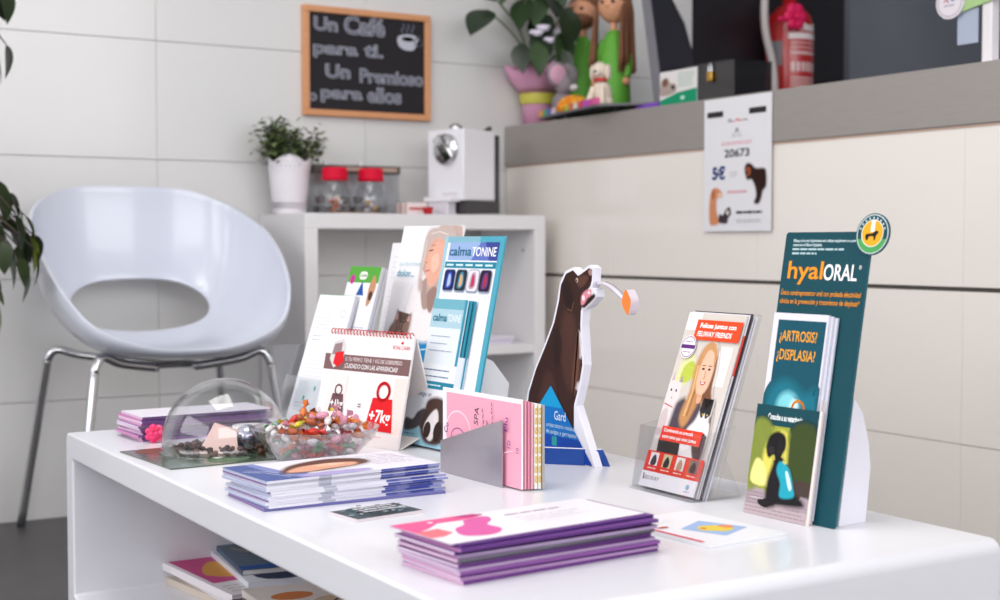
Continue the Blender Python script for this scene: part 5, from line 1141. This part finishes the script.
# --- back pile of purple brochures with a pink bow
cols = ['#8a5a9a', '#6d4a86', '#7a5590', '#644078', '#58386c', '#6b5a78', '#7d6a86']
for k in range(11):
    dx, dy, dr = rn.uniform(-.005, .005), rn.uniform(-.003, .003), rn.uniform(-2, 2)
    top = k == 10
    o, c = brochure('folded_brochure', 'white topped brochure uppermost in the pile behind the dome' if top else 'purple edged brochure in the pile behind the dome', (.617 + dx, 2.06 + dy, TZ + .0002 + k * .0034), 3 + dr, .212, .102, .0033, '#e6e1ec' if top else '#8d5fa0', [(1, cols[k % 7])], ['#e2aacb', '#e9cfe0', '#d58cb8', '#e6c3da', '#c9a3c4', '#e3cfe0', '#ded0e2'][k % 7], 'purple brochures behind the dome', curl=.0)
b = MB(); PB = mat('#e8336e', .4, name='pink_ribbon'); rn = random.Random(77)
for k in range(14):
    a = 2 * math.pi * k / 7 + (k > 6) * .4; r0 = .0085 if k < 7 else .005
    b.ball((r0 * math.cos(a), -.003 - .003 * (k > 6), .012 + r0 * math.sin(a)), (.0055, .004, .0045), mat(rn.choice(['#e8336e', '#f0608c', '#d81f58']), .4), 8, 6)
b.ball((0, -.008, .012), .004, PB, 8, 6); b.ball((.006, -.002, .003), (.008, .004, .003), mat('#f0a0b8', .4), 8, 6)
o = tag(b.build('ribbon_bow'), 'crumpled pink ribbon bow against the purple brochures behind the dome', 'bow'); o.location = (.634, 2.048, TZ + .0002)
o.scale = (1.15, 1.15, 1.15)

# --- sweet bowl and wrapped sweets
BX, BY, BR_ = .774, 1.768, .0885
bw_ = thing('sweet_bowl', 'clear plastic bowl heaped with wrapped sweets', 'bowl', (BX, BY, TZ + .0002))
pr = [(0, .0), (.048, .0), (.052, .002), (.066, .017), (.077, .028), (.079, .030), (.0805, .0305), (BR_ - .001, .044), (BR_, .046), (BR_ - .002, .0462), (.0785, .033), (.076, .0315), (.064, .019), (.05, .0045), (0, .003)]
b = MB(); b.lathe(pr, clear('bowl_plastic', (.95, .945, .955), .9, .1), 48); b.build('bowl', bw_)
SWC = [('#d8372e', 'red'), ('#e87a2c', 'orange'), ('#e9cf3a', 'yellow'), ('#e39ab0', 'pink'), ('#c9c3cc', 'silver'), ('#3f9a5a', 'green'), ('#f0e8ea', 'white'), ('#b05a34', 'copper'), ('#c2307a', 'magenta')]
rn = random.Random(52); spots = []
layers = [(.012, .040, 14, 1.0), (.024, .054, 22, 1.0), (.036, .064, 28, 1.0), (.047, .062, 26, 1.0), (.056, .044, 12, .9), (.064, .024, 3, .8)]
for z, rad, n, sc in layers:
    tries = 0; cur = []
    while len(cur) < n and tries < 3000:
        tries += 1; a = rn.uniform(0, 6.3); r0 = rad * math.sqrt(rn.random())
        x, y = r0 * math.cos(a), r0 * math.sin(a)
        if all(math.hypot(x - q[0], y - q[1]) > .0145 for q in cur): cur.append((x, y, z + rn.uniform(-.003, .003)))
    spots += cur
sw = {}
for c, nm in SWC:
    foil = mat(c, .25, .35, noise=.4, scale=420, bump=1.0, coat=.4, name='foil_' + nm); b = MB(); b.ball((0, 0, 0), (.0108, .0062, .0055), foil, 12, 8); m1 = b.mesh('body')
    tws = clear('twist_' + nm, tuple(min(1, .35 + .65 * v) for v in lin(c)[:3]), 1.0, .28)
    b = MB(); v = [(0, 0, 0)]; f = []
    for k in range(8): a = 2 * math.pi * k / 8; r0 = .0062 + .0024 * (k % 2); v.append((.0085 + .0025 * (k % 3), r0 * math.cos(a), r0 * math.sin(a) * .75))
    for k in range(8): f.append((0, 1 + k, 1 + (k + 1) % 8))
    b.add(v, f, foil if nm not in ('silver', 'white') else tws, False); sw[nm] = (m1, b.mesh('twist'))
for x, y, z in spots:
    nm = rn.choice([q[1] for q in SWC] + ['pink', 'white', 'silver', 'red', 'orange', 'copper', 'orange', 'silver'])
    o = thing('wrapped_sweet', nm + ' wrapped sweet with twisted ends in the clear bowl', 'sweet', (BX + x, BY + y, TZ + z), 0, nm + ' sweets in the bowl')
    o.scale = (.86,) * 3; o.rotation_euler = (rn.uniform(0, 6), rn.uniform(-.45, .45) if z < .05 else rn.uniform(-1.1, 1.1), rn.uniform(0, 6.3))
    inst(sw[nm][0], 'body', o); inst(sw[nm][1], 'twist', o, (.0092, 0, 0)); inst(sw[nm][1], 'twist', o, (-.0092, 0, 0), (0, 0, math.pi))

# --- magazines on the lower shelf
SZ = TB + TT + .0003
def magazine(label, x, y, z, rz, w, d, t, cover, edge, draw=None, group=None, tilt=0):
    m_ = thing('magazine', label, 'magazine', (x, y, z), rz, group); m_.rotation_euler = (0, R(tilt), R(rz))
    b = MB(); b.box(.001, w - .001, .001, d - .001, .0004, t - .0004, mat(edge, .6)); b.build('pages', m_)
    b = MB(); b.box(0, w, 0, d, t - .0004, t, mat(cover, .35)); b.box(0, w, 0, d, 0, .0004, mat(cover, .35)); b.box(0, .0006, 0, d, .0004, t - .0004, mat(cover, .35)); c = b.build('cover', m_)
    if draw:
        p = Print(w, d, flat(t), .35); draw(p); p.build('printing', c)
    return m_
def d1(p): p.rect(.04, .3, .9, .95, '#c9528c'); p.blob([(.1, .5), (.3, .8), (.5, .6), (.4, .35)], '#d8a04a'); p.blob([(.4, .6), (.7, .9), (.85, .6), (.6, .4)], '#e08ab0'); p.rows(.05, .9, .2, 3, .06, .002, '#8a8a5a', .2, 3)
def d2(p):
    p.line([(.1, .8), (.2, .62), (.26, .82), (.34, .64), (.4, .82)], .006, '#b9ab8c'); p.line([(.46, .8), (.6, .78), (.5, .66), (.64, .64)], .006, '#b9ab8c'); p.line([(.7, .82), (.74, .64), (.84, .66), (.86, .82)], .006, '#b9ab8c'); p.rows(.08, .9, .5, 3, .1, .004, '#8f9a98', .2, 6); p.rect(0, .02, 1, .14, '#2a62a8')
def d3(p): p.blob([(.1, .1), (.2, .8), (.6, .9), (.9, .4), (.5, .05)], '#2a3a5c'); p.blob([(.3, .2), (.5, .6), (.8, .5), (.6, .15)], '#2f7ac6')
def d4(p): p.rect(0, 0, 1, .16, '#34587e'); p.ell(.5, .55, .18, .12, '#c9b49c'); p.line([(.4, .5), (.55, .62), (.68, .5)], .004, '#3a3230'); p.ell(.25, .75, .15, .08, '#c9824a')
z = SZ
magazine('buff magazine at the bottom of the pink pile on the lower shelf', .735, 1.93, z, 8, .21, .27, .011, '#cfc2b4', '#d6cdc4'); z += .0112
magazine('white magazine under the pink covered one on the lower shelf', .722, 1.945, z, 2, .21, .27, .012, '#ded9dc', '#d3cdd0'); z += .0122
magazine('pink and gold covered magazine on the lower shelf', .715, 1.94, z, 5, .21, .275, .012, '#e6dfe2', '#dcd6da', d1); z += .0122
magazine('white magazine with blue shapes lying on the pink one', .75, 1.965, z, -6, .21, .27, .009, '#dfe2ea', '#d9dbe4', d3); z += .0092
z2 = SZ
magazine('thick grey magazine at the bottom of the second shelf pile', .70, 1.625, z2, 3, .22, .28, .014, '#8a8078', '#cfc9c4'); z2 += .0142
magazine('yellow banded magazine in the second shelf pile', .71, 1.63, z2, -3, .21, .28, .01, '#d8a93a', '#d9d2c9'); z2 += .0102
magazine('dark covered magazine in the second shelf pile', .70, 1.64, z2, 4, .21, .275, .011, '#4a3c3c', '#d6cfca'); z2 += .0112
magazine('cream magazine with navy band on top of the second shelf pile', .715, 1.655, z2, -2, .21, .27, .01, '#d9cfc8', '#cfc6c0', d4)
magazine('navy lettered magazine uppermost on the pink shelf pile', .757, 2.01, z, -8, .19, .2, .008, '#33506a', '#d9d6d6', d2)
